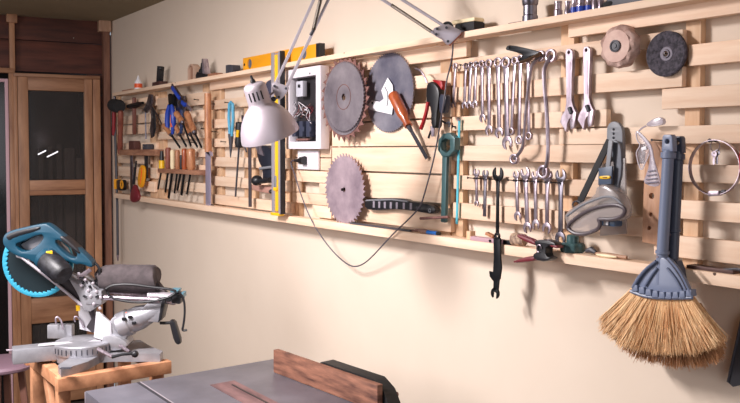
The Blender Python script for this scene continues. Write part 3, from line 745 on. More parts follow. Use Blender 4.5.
part(fr, 'iron', MB().plate([[(-0.012, 0.015), (0.035, 0.02), (0.018, 0.06), (0.006, 0.095), (-0.004, 0.092), (-0.006, 0.06)]], -0.02, 0.03, 0.002), steel)
part(fr, 'cap', MB().plate([[(-0.015, 0.02), (0.004, 0.02), (0.004, 0.075), (-0.002, 0.075)]], -0.024, 0.035, 0.001), black)
part(fr, 'front_grip', MB().ell((-0.045, 0, 0.04), (0.016, 0.016, 0.014)), black)
fr = onshelf(215.5, 0.06)
solo(fr, 'wood_offcut', MB().box((0, 0, 0.008), (0.085, 0.04, 0.016), None, 0.002), rack_wood, 'small brown wood offcut on the top shelf right of the bench plane', 'wood piece')
fr = thing(onshelf(233, 0.055), 'black_block', 'dark grey stepped block on the top shelf left of the yellow level', 'block')
part(fr, 'body', MB().box((-0.018, 0, 0.021), (0.03, 0.04, 0.042), None, 0.003).box((0.018, 0, 0.019), (0.036, 0.04, 0.038), None, 0.003), dkgrey)
part(fr, 'foot', MB().box((0.045, 0, 0.005), (0.03, 0.03, 0.01), None, 0.002), black)

# ================================================================== FAR LEFT TOOLS
def handle_lathe(a, b, r, n=14, bulge=0.15):
    """profile list for a lathe between a and b"""
    a = Vector(a); b = Vector(b); L = (b - a).length
    prof = [(0, 0), (r * .7, 0.0), (r * .95, L * .04), (r, L * .2), (r * (1 - bulge), L * .55), (r, L * .8), (r * .8, L * .97), (0, L)]
    return prof, a, (b - a)
f = thing(WF(121, 107, 0.06), 'rubber_mallet', 'black rubber mallet with red brown handle at the left end of the rack', 'mallet')
a = f.p(113.5, 105, 0.10); b = f.p(129, 108.5, 0.10)
part(f, 'head', MB().lathe([(0, 0), (0.03, 0), (0.038, 0.008), (0.04, 0.05), (0.04, 0.11), (0.034, 0.125), (0, 0.125)], a + Vector((-0.01, 0, 0)), (b - a), 24), rubber)
p_ = handle_lathe(f.p(120.8, 111, 0.10), f.p(120, 154.5, 0.075), 0.017)
part(f, 'handle', MB().lathe(*p_, 14), redwood)
f = thing(WF(113.5, 110, 0.05), 'pry_bar', 'long dark bar hanging to below the bottom shelf, at the corner', 'bar')
part(f, 'bar', MB().tube(f.pts([(114.8, 95), (115, 130), (116, 160), (117.3, 205), (117.8, 255)], 0.052), 0.008, 8), dkgrey)
part(f, 'tip', MB().tube(f.pts([(117.8, 255), (117.9, 261)], 0.052), [0.008, 0.004], 8), steel)
f = thing(WF(112.5, 120, 0.045), 'screwdriver', 'red handled tool half hidden left of the black mallet', 'screwdriver')
part(f, 'handle', MB().lathe(*handle_lathe(f.p(114.2, 109, 0.06), f.p(113.5, 136, 0.06), 0.012), 12), mat('deep red plastic', (142, 28, 38), 0.45))
part(f, 'shaft', MB().tube([f.p(114.2, 109, 0.06), f.p(114.4, 97, 0.06)], 0.004, 8), steel_d)
f = thing(WF(134, 104, 0.05), 'hammer', 'dark hammer with brown handle hanging right of the black mallet', 'hammer')
part(f, 'handle', MB().bar(f.p(134.2, 97.5, 0.07), f.p(134.3, 134, 0.06), 0.022, 0.03, 0.006), mat('dark brown handle', (110, 62, 50), 0.5))
part(f, 'head', MB().tube(f.pts([(129, 106.5), (133, 106), (139, 104.5), (143, 103)], 0.07), [0.014, 0.018, 0.015, 0.008], 12), blackm)
f = thing(WF(148, 100, 0.05), 'vernier_caliper', 'grey metal caliper with thin rod hanging left of the blue pliers', 'caliper')
part(f, 'jaw', MB().plate([f.pts([(148.5, 94), (151.5, 94.5), (152, 100), (150.5, 108), (146, 113), (143, 110), (146, 104)], 0.07)], f.Y(0.07), 0.012, 0.002), steel_d)
part(f, 'rod', MB().tube(f.pts([(145.5, 110), (146, 139)], 0.065), 0.0045, 8), steel_d)
f = thing(WF(152, 120, 0.05), 'scissors', 'grey and black shears hanging between the caliper and the blue pliers', 'shears')
part(f, 'blade', MB().plate([f.pts([(150, 104), (153, 110), (155, 125), (153.5, 136), (151, 138), (149.5, 130), (151, 118)], 0.072)], f.Y(0.072), 0.008, 0.002), steel_d)
part(f, 'handle', MB().plate([f.pts([(152, 106), (154.5, 112), (155.5, 128), (153, 137), (152.8, 124)], 0.078)], f.Y(0.078), 0.006, 0.002), black)
part(f, 'arm', MB().tube(f.pts([(152, 106), (158, 116), (163.5, 128)], 0.07), 0.004, 8), steel_d)
f = thing(WF(171, 100, 0.05), 'pliers', 'blue handled pliers hanging head up above the chisels', 'pliers')
part(f, 'jaws', MB().plate([f.pts([(167.5, 95), (169, 93.5), (171, 96), (173, 93.8), (173.5, 96), (172.5, 106), (168.5, 106)], 0.08)], f.Y(0.08), 0.02, 0.003), blackm)
part(f, 'grip', MB().tube(f.pts([(169.3, 105), (167.8, 113), (167.3, 122), (168, 133)], 0.08), [0.009, 0.014, 0.014, 0.008], 10), blue)
part(f, 'grip', MB().tube(f.pts([(171.8, 105), (173, 113), (173.5, 122), (172.5, 134)], 0.08), [0.009, 0.014, 0.014, 0.008], 10), blue)
part(f, 'insert', MB().tube(f.pts([(171.5, 115), (171.8, 127)], 0.088), 0.007, 8), orange)
f = thing(WF(178, 95, 0.05), 'block_scraper', 'slanted blue and silver straight tool leaning above the chisels', 'tool')
part(f, 'bar', MB().bar(f.p(172, 86, 0.10), f.p(186, 106, 0.10), 0.012, 0.03, 0.003), steel_d)
part(f, 'inlay', MB().bar(f.p(172.3, 87.5, 0.107), f.p(180, 98.5, 0.107), 0.012, 0.018, 0.002), blue)
part(f, 'blade', MB().bar(f.p(184, 103, 0.098), f.p(191.5, 110, 0.098), 0.006, 0.018, 0.001), steel)
part(f, 'foot', MB().bar(f.p(182, 102, 0.105), f.p(185.5, 105, 0.105), 0.014, 0.02, 0.003), blue)
f = thing(WF(177, 108, 0.05), 'snips', 'dark steel snips behind the slanted blue tool', 'snips')
part(f, 'blades', MB().plate([f.pts([(175, 101), (177.5, 100), (178, 108), (181, 96), (184, 96), (184, 112), (182, 126), (179.5, 126), (176, 116)], 0.06)], f.Y(0.06), 0.01, 0.002), steel_d)
part(f, 'grip', MB().tube(f.pts([(181.5, 110), (182.5, 120), (181, 133)], 0.064), 0.009, 8), mat('navy grip', (34, 50, 92), 0.4))
def chisel(hu0, hv0, hu1, hv1, bu, bv, out, label, r=0.0135, mm=None, bm=None, group='wooden handled chisels hung at a slant', bw=0.012):
    f = thing(WF(hu0, hv0, out), 'chisel', label, 'chisel', group)
    a = f.p(hu0, hv0); b = f.p(hu1, hv1); c = f.p(bu, bv)
    part(f, 'handle', MB().lathe(*handle_lathe(a, b, r), 14), mm or oak)
    part(f, 'blade', MB().bar(b, c, bw, 0.005, 0.001, up=(0, 1, 0)) if bm is None else MB().bar(b, c, bw, 0.005, 0.001, up=(0, 1, 0)), bm or blackm)
    part(f, 'ferrule', MB().lathe([(r * .75, 0), (r * .8, 0.0), (r * .6, 0.012), (0.003, 0.014)], b, c - b, 12), steel_d)
    return f
chisel(163.5, 125, 171, 134.5, 180, 147.5, 0.085, 'slanted wooden handled chisel, leftmost of the slanted five')
chisel(174.5, 124, 179.5, 134, 186.5, 146.5, 0.066, 'slanted wooden handled chisel, second from left of the slanted five')
chisel(176, 113, 182.5, 122, 191, 146, 0.125, 'slanted chisel with high wooden handle just right of the blue pliers', 0.0155)
chisel(184.5, 122.5, 190, 134, 197.5, 147, 0.068, 'slanted wooden handled chisel, fourth from left of the slanted five')
chisel(186.5, 112.5, 194.5, 132, 201.5, 147.5, 0.105, 'slanted chisel with the largest pale wooden handle, rightmost of the slanted five', 0.0165)
# small racks
def ledge(u0, u1, ur, vt, vb, out, label, mm):
    y0, y1, zb, zt = wrect(u0, u1, ur, vt, vb, out)
    fr = Fr((W - (out + SO) / 2, (y0 + y1) / 2, zb), -90)
    solo(fr, 'tool_ledge', MB().box((0, 0, (zt - zb) / 2), (y0 - y1, out - SO, zt - zb), None, 0.002), mm, label, 'ledge')
    return zt
z1 = ledge(119, 155, 135, 149.5, 155.5, 0.09, 'narrow brown wooden ledge below the mallet, carrying two small blocks', rack_wood)
for u, wd_, h, mm, lb in ((134.5, 0.085, 0.05, strawblock, 'dark red brown block on the narrow ledge, left of two'), (148, 0.07, 0.03, dkgrey, 'low dark grey block on the narrow ledge, right of two')):
    p = PW(u, 150, 0.065)
    solo(Fr((p.x, p.y, z1), -90), 'small_block', MB().box((0, 0, h / 2), (wd_, 0.04, h), None, 0.004), mm, lb, 'block')
z2 = ledge(157.5, 198.5, 180, 169.5, 174, 0.105, 'narrow wooden tool ledge holding upright chisels in a row', rack_wood)
rowc = [(161.8, 151, 171, 189, 0.014, None, 'upright tool with black and yellow handle, leftmost in the wooden ledge'),
        (168.3, 147.5, 170, 192, 0.016, redwood, 'upright chisel with dark brown handle, second in the wooden ledge'),
        (172.5, 150, 170, 198, 0.012, cream, 'upright chisel with pale handle, third in the wooden ledge'),
        (177.5, 150, 170, 193, 0.013, oak, 'upright chisel with light wooden handle, fourth in the wooden ledge'),
        (181.3, 155, 170, 190, 0.008, black, 'slim upright tool with black handle, fifth in the wooden ledge'),
        (184.5, 148.5, 170, 195, 0.014, oak_or, 'upright chisel with orange handle, sixth in the wooden ledge'),
        (191, 148.5, 170, 194, 0.022, oak, 'upright chisel with the thickest handle, rightmost in the wooden ledge')]
for k, (u, vt, vb, vbot, r, mm, lb) in enumerate(rowc):
    f = thing(WF(u, 160, 0.085), 'chisel', lb, 'chisel', 'tools standing in the wooden ledge')
    zb_ = z2 - f.o.z; top = f.p(u, vt)
    if mm is None:
        part(f, 'handle', MB().lathe([(0, 0), (r, 0), (r * .9, top.z * .5 - zb_ * .5), (r * .6, top.z - zb_), (0, top.z - zb_)], (0, 0, zb_), (0, 0, 1), 14), black)
        part(f, 'collar', MB().lathe([(r * 1.02, 0), (r * 1.1, 0), (r * 1.1, 0.04), (r * 1.0, 0.042)], (0, 0, zb_), (0, 0, 1), 14), yellow)
    else:
        part(f, 'handle', MB().lathe([(0, 0), (r * .8, 0), (r, 0.015), (r * .92, (top.z - zb_) * .6), (r, (top.z - zb_) * .9), (r * .7, top.z - zb_), (0, top.z - zb_)], (0, 0, zb_), (0, 0, 1), 14), mm)
    bot = f.p(u + (0.6 if k % 2 else -0.3), vbot, 0.065)
    part(f, 'blade', MB().bar((0, 0, zb_ - 0.001), (bot.x, -0.0, bot.z), 0.006, 0.012 + 0.004 * (k % 3), 0.001, up=(1, 0, 0)), blackm)
# low-left hung items
f = thing(WF(122, 186, 0.05), 'tape_measure', 'yellow and black tape measure at the left end near the bottom shelf', 'tape measure')
part(f, 'case', MB().box(f.p(121.5, 185, 0.08), (0.085, 0.04, 0.065), None, 0.012), black)
part(f, 'disc', MB().lathe([(0.014, 0), (0.026, 0), (0.026, 0.004), (0.014, 0.004)], f.p(122, 184.5, 0.101), (0, -1, 0), 20, close=True), yellowo)
part(f, 'side_stripe', MB().box(f.p(117.5, 184, 0.085), (0.01, 0.045, 0.06), None, 0.004), yellowo)
f = thing(WF(131, 160, 0.05), 'file', 'flat grey file hanging below the narrow ledge', 'file')
part(f, 'blade', MB().plate([rect(f, 129.8, 132.2, 131, 155.5, 190, 0.065)], f.Y(0.065), 0.005, 0.001), steel_d)
part(f, 'tang', MB().tube([f.p(131, 190, 0.063), f.p(131, 195, 0.063)], [0.006, 0.002], 8), steel_d)
f = thing(WF(134, 190, 0.06), 'scraper', 'dark red pear-shaped tool on a black stem, above the bottom shelf', 'tool')
part(f, 'stem', MB().tube(f.pts([(136.3, 161), (135, 172), (133.5, 184)], 0.085), [0.005, 0.007, 0.009], 8), black)
part(f, 'pear', MB().plate([smooth(f.pts([(133.5, 183), (136, 189), (138.5, 197), (137, 201.5), (132, 203), (129.3, 200), (130, 192)], 0.10), 2)], f.Y(0.10), 0.02, 0.007), dkred)
f = thing(WF(141, 165, 0.06), 'utility_knife', 'orange yellow oval handled tool hanging beside the red one', 'knife')
part(f, 'handle', MB().plate([smooth(f.pts([(141.5, 164.5), (144, 167), (144, 177), (142, 187.5), (139.5, 188), (137, 184), (137.8, 174), (139.5, 166)], 0.085), 2)], f.Y(0.085), 0.014, 0.005), yellowo)
part(f, 'seam', MB().tube(f.pts([(141.8, 168), (141.3, 176), (140, 184)], 0.086), 0.003, 6), orange)
f = thing(WF(145.5, 165, 0.05), 'file', 'black flat file hanging right of the orange yellow tool', 'file')
part(f, 'blade', MB().plate([rect(f, 144.2, 147, 145, 155, 178, 0.07)], f.Y(0.07), 0.006, 0.001), black)
part(f, 'tang', MB().tube([f.p(145.6, 178, 0.067), f.p(145.5, 182, 0.067)], [0.006, 0.002], 8), black)
# dark nails / hooks
for u, v in ((199, 100), (206, 129), (215, 104), (217, 132), (226, 142), (196, 143)):
    nail(u, v, 0.065, 0.002)
# long slick: wooden pole with purple grey blade
f = thing(WF(208, 150, 0.05), 'hand_scythe_blade', 'tall tool with round wooden pole above a long purple grey blade', 'tool')
part(f, 'pole', MB().tube(f.pts([(207.8, 93.5), (208.2, 152)], 0.075), 0.0165, 16), oak)
part(f, 'blade', MB().plate([rect(f, 205.2, 209.8, 207, 151, 211.5, 0.075)], f.Y(0.075), 0.006, 0.001), mat('purple grey steel', (176, 168, 190), 0.4, 0.5))
part(f, 'heel', MB().plate([f.pts([(205, 152), (210, 152), (210.3, 156), (208.2, 150.5), (206.5, 150)], 0.079)], f.Y(0.079), 0.012, 0.001), mat('purple grey steel', (150, 140, 170)))
f = solo(WF(214, 205, 0.06), 'small_wood_peg', MB().tube([(-0.03, 0, 0.0), (0.03, 0, -0.012)], [0.004, 0.004], 6), dkgrey, 'small dark twig-like peg near the foot of the purple grey blade', 'peg')
# blue compass pliers
f = thing(WF(231, 110, 0.05), 'long_nose_pliers', 'light blue handled long-nose pliers hanging points down', 'pliers')
part(f, 'grip', MB().tube(f.pts([(230.8, 101.5), (229.5, 104), (229, 118), (229.8, 136)], 0.075), [0.004, 0.0075, 0.0075, 0.006], 10), ltblue)
part(f, 'grip', MB().tube(f.pts([(230.8, 101.5), (232.8, 104), (233.2, 118), (231.8, 136)], 0.075), [0.004, 0.0075, 0.0075, 0.006], 10), ltblue)
part(f, 'nose', MB().tube(f.pts([(230.8, 134), (231, 140), (230.6, 157.5)], 0.075), [0.013, 0.011, 0.002], 10), dkgrey)
nail(231, 103, 0.07, 0.002)
f = thing(WF(240, 130, 0.05), 'screwdriver', 'black and yellow handled screwdriver with long thin shaft, left of the lamp shade', 'screwdriver')
part(f, 'handle', MB().lathe(*handle_lathe(f.p(240.2, 122, 0.085), f.p(239, 148, 0.085), 0.020), 14), black)
part(f, 'stripe', MB().tube(f.pts([(238, 130), (237.5, 137)], 0.10), 0.007, 8), yellow)
part(f, 'shaft', MB().tube([f.p(239, 147, 0.085), f.p(235.5, 196.5, 0.06)], 0.0045, 8), dkgrey)
f = thing(WF(242, 118, 0.045), 'wrench_claw', 'dark claw-shaped tool showing left of the lamp shade', 'tool')
part(f, 'claw', MB().plate([f.pts([(241, 115), (243, 119), (246, 116), (245, 124), (246, 140), (243, 147), (240.5, 139), (241.5, 126)], 0.07)], f.Y(0.07), 0.012, 0.002), mat('charcoal', (58, 54, 62), 0.5))
part(f, 'tang', MB().tube(f.pts([(244, 145), (246.5, 152)], 0.066), 0.004, 6), dkgrey)
f = thing(WF(250, 150, 0.045), 'saw_file', 'long dark flat bar hanging below the lamp shade to the bottom shelf', 'bar')
part(f, 'bar', MB().bar(f.p(249.5, 108, 0.07), f.p(250.2, 207, 0.07), 0.006, 0.022, 0.001, up=(1, 0, 0)), mat('brown grey steel', (92, 84, 88), 0.5, 0.4))
part(f, 'hook', MB().tube(f.pts([(249.5, 108), (251, 100), (255, 97)], 0.07), 0.006, 8), dkgrey)
# black drill / plane unit
f = thing(WF(266, 160, 0.042), 'angle_sander', 'black power tool with round knob hanging below the lamp shade', 'power tool')
part(f, 'body', MB().plate([smooth(f.pts([(256, 145), (271, 146), (271.5, 168), (270.5, 183), (262, 183), (262, 170), (256.5, 158)], 0.10), 1)], f.Y(0.10), 0.05, 0.008), mat('blue black plastic', (36, 38, 48), 0.3))
part(f, 'collar', MB().tube(f.pts([(260, 168.5), (272, 167)], 0.106), 0.006, 8), grey)
part(f, 'knob', MB().ell(f.p(257, 180.5, 0.115), (0.026, 0.024, 0.022)), black)
part(f, 'base_rod', MB().tube(f.pts([(256, 182), (270, 180)], 0.11), 0.011, 10), black)
part(f, 'blade_guard', MB().plate([f.pts([(254.5, 146), (260, 146), (263, 156), (258, 154)], 0.105)], f.Y(0.105), 0.01, 0.002), steel)
f = thing(WF(264, 186, 0.042), 'wood_bracket', 'brown wooden bracket block under the black power tool', 'bracket')
part(f, 'block', MB().plate([f.pts([(251.5, 184.5), (271, 186.5), (272.5, 191), (271, 194), (258, 191.5), (251.5, 189.5)], 0.085)], f.Y(0.085), 0.042, 0.003), mat('bracket wood', (176, 132, 118), 0.6))
part(f, 'bolt', MB().ell(f.p(271, 191.5, 0.09), (0.009, 0.01, 0.009)), black)
# dark thing behind lamp cap
f = thing(WF(267, 90, 0.045), 'angle_grinder', 'dark rounded tool showing behind the top of the lamp', 'tool')
part(f, 'body', MB().plate([smooth(f.pts([(264, 84), (268, 79), (272, 80), (273, 92), (272, 112), (267, 112)], 0.085), 2)], f.Y(0.085), 0.04, 0.01), mat('slate plastic', (66, 66, 84), 0.5))
part(f, 'foot', MB().box(f.p(270, 118, 0.07), (0.03, 0.03, 0.04), None, 0.004), dkgrey)

# ================================================================== MIDDLE TOOLS
f = thing(WF(400, 110, 0.075), 'chisel', 'big chisel with orange wooden handle slanting in front of the bluish saw blade', 'chisel')
a = f.p(393, 94); b = f.p(408.5, 126); c = f.p(427, 158.5, 0.05)
part(f, 'handle', MB().lathe([(0, 0), (0.017, 0.001), (0.0195, 0.008), (0.0185, (b - a).length * .6), (0.012, (b - a).length * .85), (0.014, (b - a).length), (0, (b - a).length)], a, b - a, 18), oak_or)
m = MB(); m.tube([b, b + (c - b) * .15], [0.009, 0.007], 10); m.bar(b + (c - b) * .12, c, 0.004, 0.015, 0.001, up=(1, 0, 0))
part(f, 'blade', m, dkgrey)
# air gun
f = thing(WF(432, 100, 0.042), 'blow_gun', 'black air blow gun with red lever and bent steel nozzle', 'air gun')
part(f, 'nozzle', MB().tube(smooth(f.pts([(415.5, 68.5), (420, 70), (424, 75), (427.5, 83)], 0.08), 2, False), 0.0032, 8), steel)
part(f, 'body', MB().plate([smooth(f.pts([(426.5, 83), (431, 81), (436, 85), (439, 92), (438, 102), (436, 116), (436, 128), (430.5, 128), (430.5, 108), (426, 104), (425.5, 92)], 0.088), 1)], f.Y(0.088), 0.028, 0.006), black)
part(f, 'lever', MB().tube(smooth(f.pts([(428, 102), (426.5, 112), (423.5, 122), (421, 129)], 0.09), 2, False), [0.006] * 2 + [0.0055] * 12 if False else 0.006, 8), red)
part(f, 'hose_fitting', MB().tube(f.pts([(433, 126), (433, 132), (433, 136.5)], 0.074), [0.0085, 0.007, 0.005], 10), steel)
part(f, 'trigger', MB().plate([f.pts([(431.5, 79.5), (441, 80.5), (442.5, 86), (440, 93), (437, 92), (435, 84)], 0.075)], f.Y(0.075), 0.02, 0.003), red)
part(f, 'side_grip', MB().plate([smooth(f.pts([(439, 94), (444.5, 94.5), (446, 97), (444.5, 112), (440, 114), (438.5, 110)], 0.095), 1)], f.Y(0.095), 0.022, 0.004), mat('blue grey plastic', (50, 54, 70), 0.4))
part(f, 'hook_rod', MB().tube(f.pts([(431, 131), (428.5, 138)], 0.07), 0.0035, 8), black)
f = solo(WF(447, 121, 0.05), 'wire_hook', MB().tube(smooth(WF(447, 121, 0.05).pts([(441, 120), (446, 124), (450, 121), (449, 127)]), 2, False), 0.003, 6), dkgrey, 'small bent dark wire hook right of the blow gun', 'hook')
# green ring wrench
f = thing(WF(446, 150, 0.05), 'ring_spanner', 'large dark green hexagonal box wrench hanging on the bright panel', 'wrench')
c0 = f.p(445.3, 145); rh = 11.5 * f.sc(445)
hexo = f.pts([(438, 140), (443, 133.5), (449, 132.5), (454.5, 138), (454.5, 150), (449, 156.5), (442, 157), (437.5, 150)], 0.072) or [(c0.x + rh * 1.02 * math.cos(PI / 8 + k * PI / 4), c0.z + rh * math.sin(PI / 8 + k * PI / 4) * 1.05) for k in range(8)]
hexi = f.pts([(441, 142), (445, 138.5), (449.5, 140), (449.5, 149), (446, 153), (441, 150)], 0.072) or [(c0.x + rh * .56 * math.cos(PI / 6 + k * PI / 3), c0.z + rh * .62 * math.sin(PI / 6 + k * PI / 3)) for k in range(6)]
part(f, 'head', MB().plate([hexo, hexi], f.Y(0.072), 0.024, 0.003), green)
part(f, 'shank', MB().bar(f.p(445.8, 155, 0.06), f.p(444.3, 222.5, 0.06), 0.013, 0.022, 0.004, up=(1, 0, 0)), green)
f2 = thing(WF(435, 217.5, 0.09), 'tommy_bar', 'short rusty steel rod crossing the foot of the dark green wrench', 'rod')
part(f2, 'rod', MB().tube(f2.pts([(420.5, 218.5), (448.5, 217)], 0.085), 0.0045, 10), rust)
f = thing(WF(457, 150, 0.045), 'hacksaw_blade', 'thin light blue hacksaw blade hanging right of the dark green wrench', 'saw blade')
part(f, 'blade', MB().bar(f.p(459.5, 119, 0.05), f.p(456.8, 224, 0.05), 0.003, 0.0085, 0.0, up=(1, 0, 0)), mat('turquoise steel', (96, 190, 208), 0.4, 0.2))
part(f, 'end_pin', MB().lathe([(0, 0), (0.004, 0), (0.004, 0.006), (0, 0.006)], f.p(459.4, 119.5, 0.052), (0, -1, 0), 8), steel)
# black ribbed arm
f = thing(WF(400, 206, 0.046), 'blade_guard', 'black ribbed plastic guard lying on the panel right of the lowest saw blade', 'guard')
outl = smooth(f.pts([(364, 200), (372, 198.5), (392, 198), (405, 199), (409, 201.5), (424, 203), (433, 206), (435.5, 211), (432, 214), (425, 213), (408, 210), (392, 209), (376, 210.5), (365, 209)], 0.065), 1)
part(f, 'shell', MB().plate([outl], f.Y(0.065), 0.022, 0.002), black)
for u in (374, 379.5, 385, 391, 397, 404, 411):
    part(f, 'rib', MB().box(f.p(u, 205 + (u - 385) * 0.05, 0.066), (0.011, 0.003, 6.5 * f.sc(u)), None, 0.001), mat('rib grey', (140, 132, 142), 0.5))
part(f, 'top_rim', MB().tube(f.pts([(366, 200.5), (392, 199.5), (408, 201.5)], 0.067), 0.003, 6), grey)
part(f, 'tab', MB().box(f.p(418, 208, 0.066), (0.02, 0.003, 0.008), None, 0.001), dkgrey)
part(f, 'pivot_hole', MB().lathe([(0.003, 0), (0.007, 0), (0.007, 0.002), (0.003, 0.002)], f.p(430, 210.5, 0.0655), (0, -1, 0), 14, close=True), grey)
f = thing(WF(378, 223, 0.06), 'file', 'long dark blade lying on the bottom shelf under the lowest saw blade', 'file')
# resting on bottom shelf
def onlow(u, out=0.06):
    p = PW(u, 200, out); return Fr((p.x, p.y, ZB), -90)
bpy.data.objects.remove(f.root)
fr = thing(onlow(380, 0.065), 'file', 'long dark blade lying on the bottom shelf under the lowest saw blade', 'file')
xl = fr.w(PW(352, 220, 0.065)).x; xr_ = fr.w(PW(412, 220, 0.065)).x
part(fr, 'blade', MB().box(((xl + xr_) / 2, 0, 0.003), (xr_ - xl, 0.02, 0.006), None, 0.001), dkgrey)
part(fr, 'tang', MB().tube([(xr_ - 0.002, 0, 0.003), (xr_ + 0.03, 0, 0.004)], [0.0029, 0.0018], 8), rust)
fr = thing(onlow(430, 0.07), 'marking_knife', 'knife with brown grip and bright blue handle lying on the bottom shelf', 'knife')
part(fr, 'grip', MB().tube([(-0.055, 0, 0.008), (-0.03, 0, 0.008), (-0.012, 0, 0.007)], [0.005, 0.008, 0.006], 10), mat('worn brown', (150, 118, 104), 0.6))
part(fr, 'tip', MB().tube([(-0.075, 0, 0.008), (-0.055, 0, 0.008)], [0.002, 0.004], 8), rust)
part(fr, 'handle', MB().tube([(-0.012, 0, 0.006), (0.035, 0, 0.006)], 0.006, 12), mat('bright blue', (48, 120, 210), 0.35))
part(fr, 'end', MB().tube([(0.035, 0, 0.006), (0.05, 0, 0.006)], [0.006, 0.0045], 12), black)
# items on bottom shelf near wrenches
fr = thing(onlow(489, 0.07), 'marking_gauge', 'purplish flat wooden gauge with a screw lying on the bottom shelf', 'gauge')
part(fr, 'beam', MB().box((0, -0.002, 0.006), (0.13, 0.022, 0.012), None, 0.002), mat('mauve wood', (188, 152, 160), 0.6))
part(fr, 'screw', MB().lathe([(0, 0), (0.004, 0), (0.004, 0.003), (0, 0.003)], (0.02, -0.013, 0.006), (0, -1, 0), 10), nailm)
part(fr, 'wedge', MB().bar((-0.012, 0.004, 0.024), (0.018, 0.004, 0.016), 0.014, 0.008, 0.001), oak)
fr = solo(onlow(471, 0.06), 'wood_offcut', MB().box((0, 0, 0.012), (0.018, 0.02, 0.024), Matrix.Rotation(R_(0), 3, 'Y'), 0.001), pinev, 'tiny upright wood offcut on the bottom shelf left of the mauve gauge', 'wood piece')
fr = thing(onlow(507, 0.07), 'steel_punch', 'short black square punch lying on the bottom shelf behind the long black wrench', 'punch')
part(fr, 'body', MB().box((0, 0, 0.006), (0.05, 0.016, 0.012), None, 0.002), blackm)
part(fr, 'point', MB().lathe([(0.005, 0), (0.001, 0.016)], (0.025, 0, 0.006), (1, 0, 0), 8), blackm)
fr = thing(onlow(519, 0.07), 'twine_roll', 'small roll of pale twine on the bottom shelf behind the clamp', 'roll')
part(fr, 'roll', MB().lathe([(0.004, -0.02), (0.016, -0.02), (0.018, 0), (0.016, 0.02), (0.004, 0.02)], (0, 0, 0.018), (1, 0.2, 0), 20, close=True), mat('twine', (206, 178, 150), 0.8, col2=(120, 96, 84), scale=(120, 60, 60), contrast=(0.4, 0.6)))
# spring clamp
f = thing(WF(538, 248, 0.09), 'spring_clamp', 'black spring clamp with dark red grips clipped at the bottom shelf edge', 'clamp')
part(f, 'jaw', MB().plate([smooth(f.pts([(533, 241), (541, 239.5), (553, 241.5), (556, 246), (546, 245.5), (545, 256), (552, 258), (545, 262), (534, 260), (532, 255), (537, 251), (536, 247)], 0.125), 1)], f.Y(0.125), 0.03, 0.004), black)
part(f, 'grip', MB().plate([smooth(f.pts([(516, 234.5), (519, 234.5), (535, 241), (536, 246), (527, 243), (516.5, 237.5)], 0.122), 1)], f.Y(0.122), 0.022, 0.005), dkred)
part(f, 'grip', MB().plate([smooth(f.pts([(512.5, 261), (526, 256.5), (535, 256.5), (536, 260.5), (523, 262.5), (513, 263)], 0.122), 1)], f.Y(0.122), 0.022, 0.005), dkred)
part(f, 'tip', MB().plate([smooth(f.pts([(550, 242), (557.5, 246.5), (557, 249), (549, 246.5)], 0.124), 1)], f.Y(0.124), 0.024, 0.003), dkred)
part(f, 'spring', MB().tube([f.p(539, 248.5, 0.128) + Vector((0.008 * math.cos(t), 0, 0.010 * math.sin(t))) for t in [k * PI / 6 for k in range(10)]], 0.0016, 6), steel)
# green valve knob + brush
fr = thing(onlow(573, 0.055), 'garden_valve', 'dark green valve knob resting on the bottom shelf under the goggles', 'knob')
kp = []
for k in range(48):
    a = 2 * PI * k / 48; kp.append((0.031 * (1 + 0.07 * math.cos(8 * a)), a))
vs = [(r * math.cos(a), r * math.sin(a), z) for z in (0.004, 0.022) for r, a in kp]
m = MB().rings([[Vector((r * math.cos(a) * k2, r * math.sin(a) * k2 * .9, z)) for r, a in kp] for z, k2 in ((0.0, .9), (0.004, 1), (0.02, 1), (0.024, .88))])
part(fr, 'wheel', m, green)
part(fr, 'hub', MB().lathe([(0.016, 0), (0.0155, 0.018), (0.012, 0.021), (0, 0.021)], (0, 0, 0.024), (0, 0, 1), 20), green)
fr = thing(onlow(603, 0.065), 'paint_brush', 'small worn brush with wooden handle lying on the bottom shelf right of the green knob', 'brush')
part(fr, 'ferrule', MB().tube([(-0.05, 0, 0.009), (-0.035, 0, 0.014), (-0.02, 0, 0.008)], [0.005, 0.008, 0.005], 8), dkgrey)
part(fr, 'handle', MB().tube([(-0.022, 0, 0.006), (0.02, -0.004, 0.007), (0.075, -0.004, 0.006)], [0.003, 0.0055, 0.004], 10), mat('worn pale brown', (176, 138, 112), 0.6))
part(fr, 'cloth', MB().tube([(-0.01, -0.01, 0.005), (0.02, -0.014, 0.005), (0.05, -0.01, 0.005)], [0.002, 0.005, 0.002], 8), cream)

# ================================================================== GOGGLES / MASK
f = thing(WF(600, 180, 0.045), 'safety_goggles', 'grey and clear plastic goggles on a hinged hanger with black strap, above the green knob', 'goggles')
part(f, 'hanger', MB().plate([smooth(f.pts([(606.5, 135), (607, 125), (613, 120.5), (620, 124), (623, 133), (622.5, 200), (618, 205), (606, 200)], 0.06), 1)] +
     [[(c[0], c[1]) for c in circ(f.p(613.5, v, 0.06).x, f.p(613.5, v, 0.06).z, 0.0028, 10)] for v in (129.5, 133.8, 138)], f.Y(0.06), 0.012, 0.002), grey)
part(f, 'hinge_arm', MB().plate([smooth(f.pts([(610, 141), (616, 140), (621, 146), (621.5, 172), (618, 186), (619, 192), (613, 191), (614, 180), (613, 160), (610, 150)], 0.075), 1)], f.Y(0.075), 0.01, 0.002), mat('mid grey plastic', (100, 104, 114), 0.45))
part(f, 'strap', MB().bar(f.p(609.5, 140.5, 0.082), f.p(579, 204, 0.09), 0.004, 0.018, 0.001, up=(1, 0, 0)), rubber)
part(f, 'strap', MB().bar(f.p(611, 140.5, 0.086), f.p(607, 176, 0.088), 0.004, 0.012, 0.001, up=(1, 0, 0)), grey)
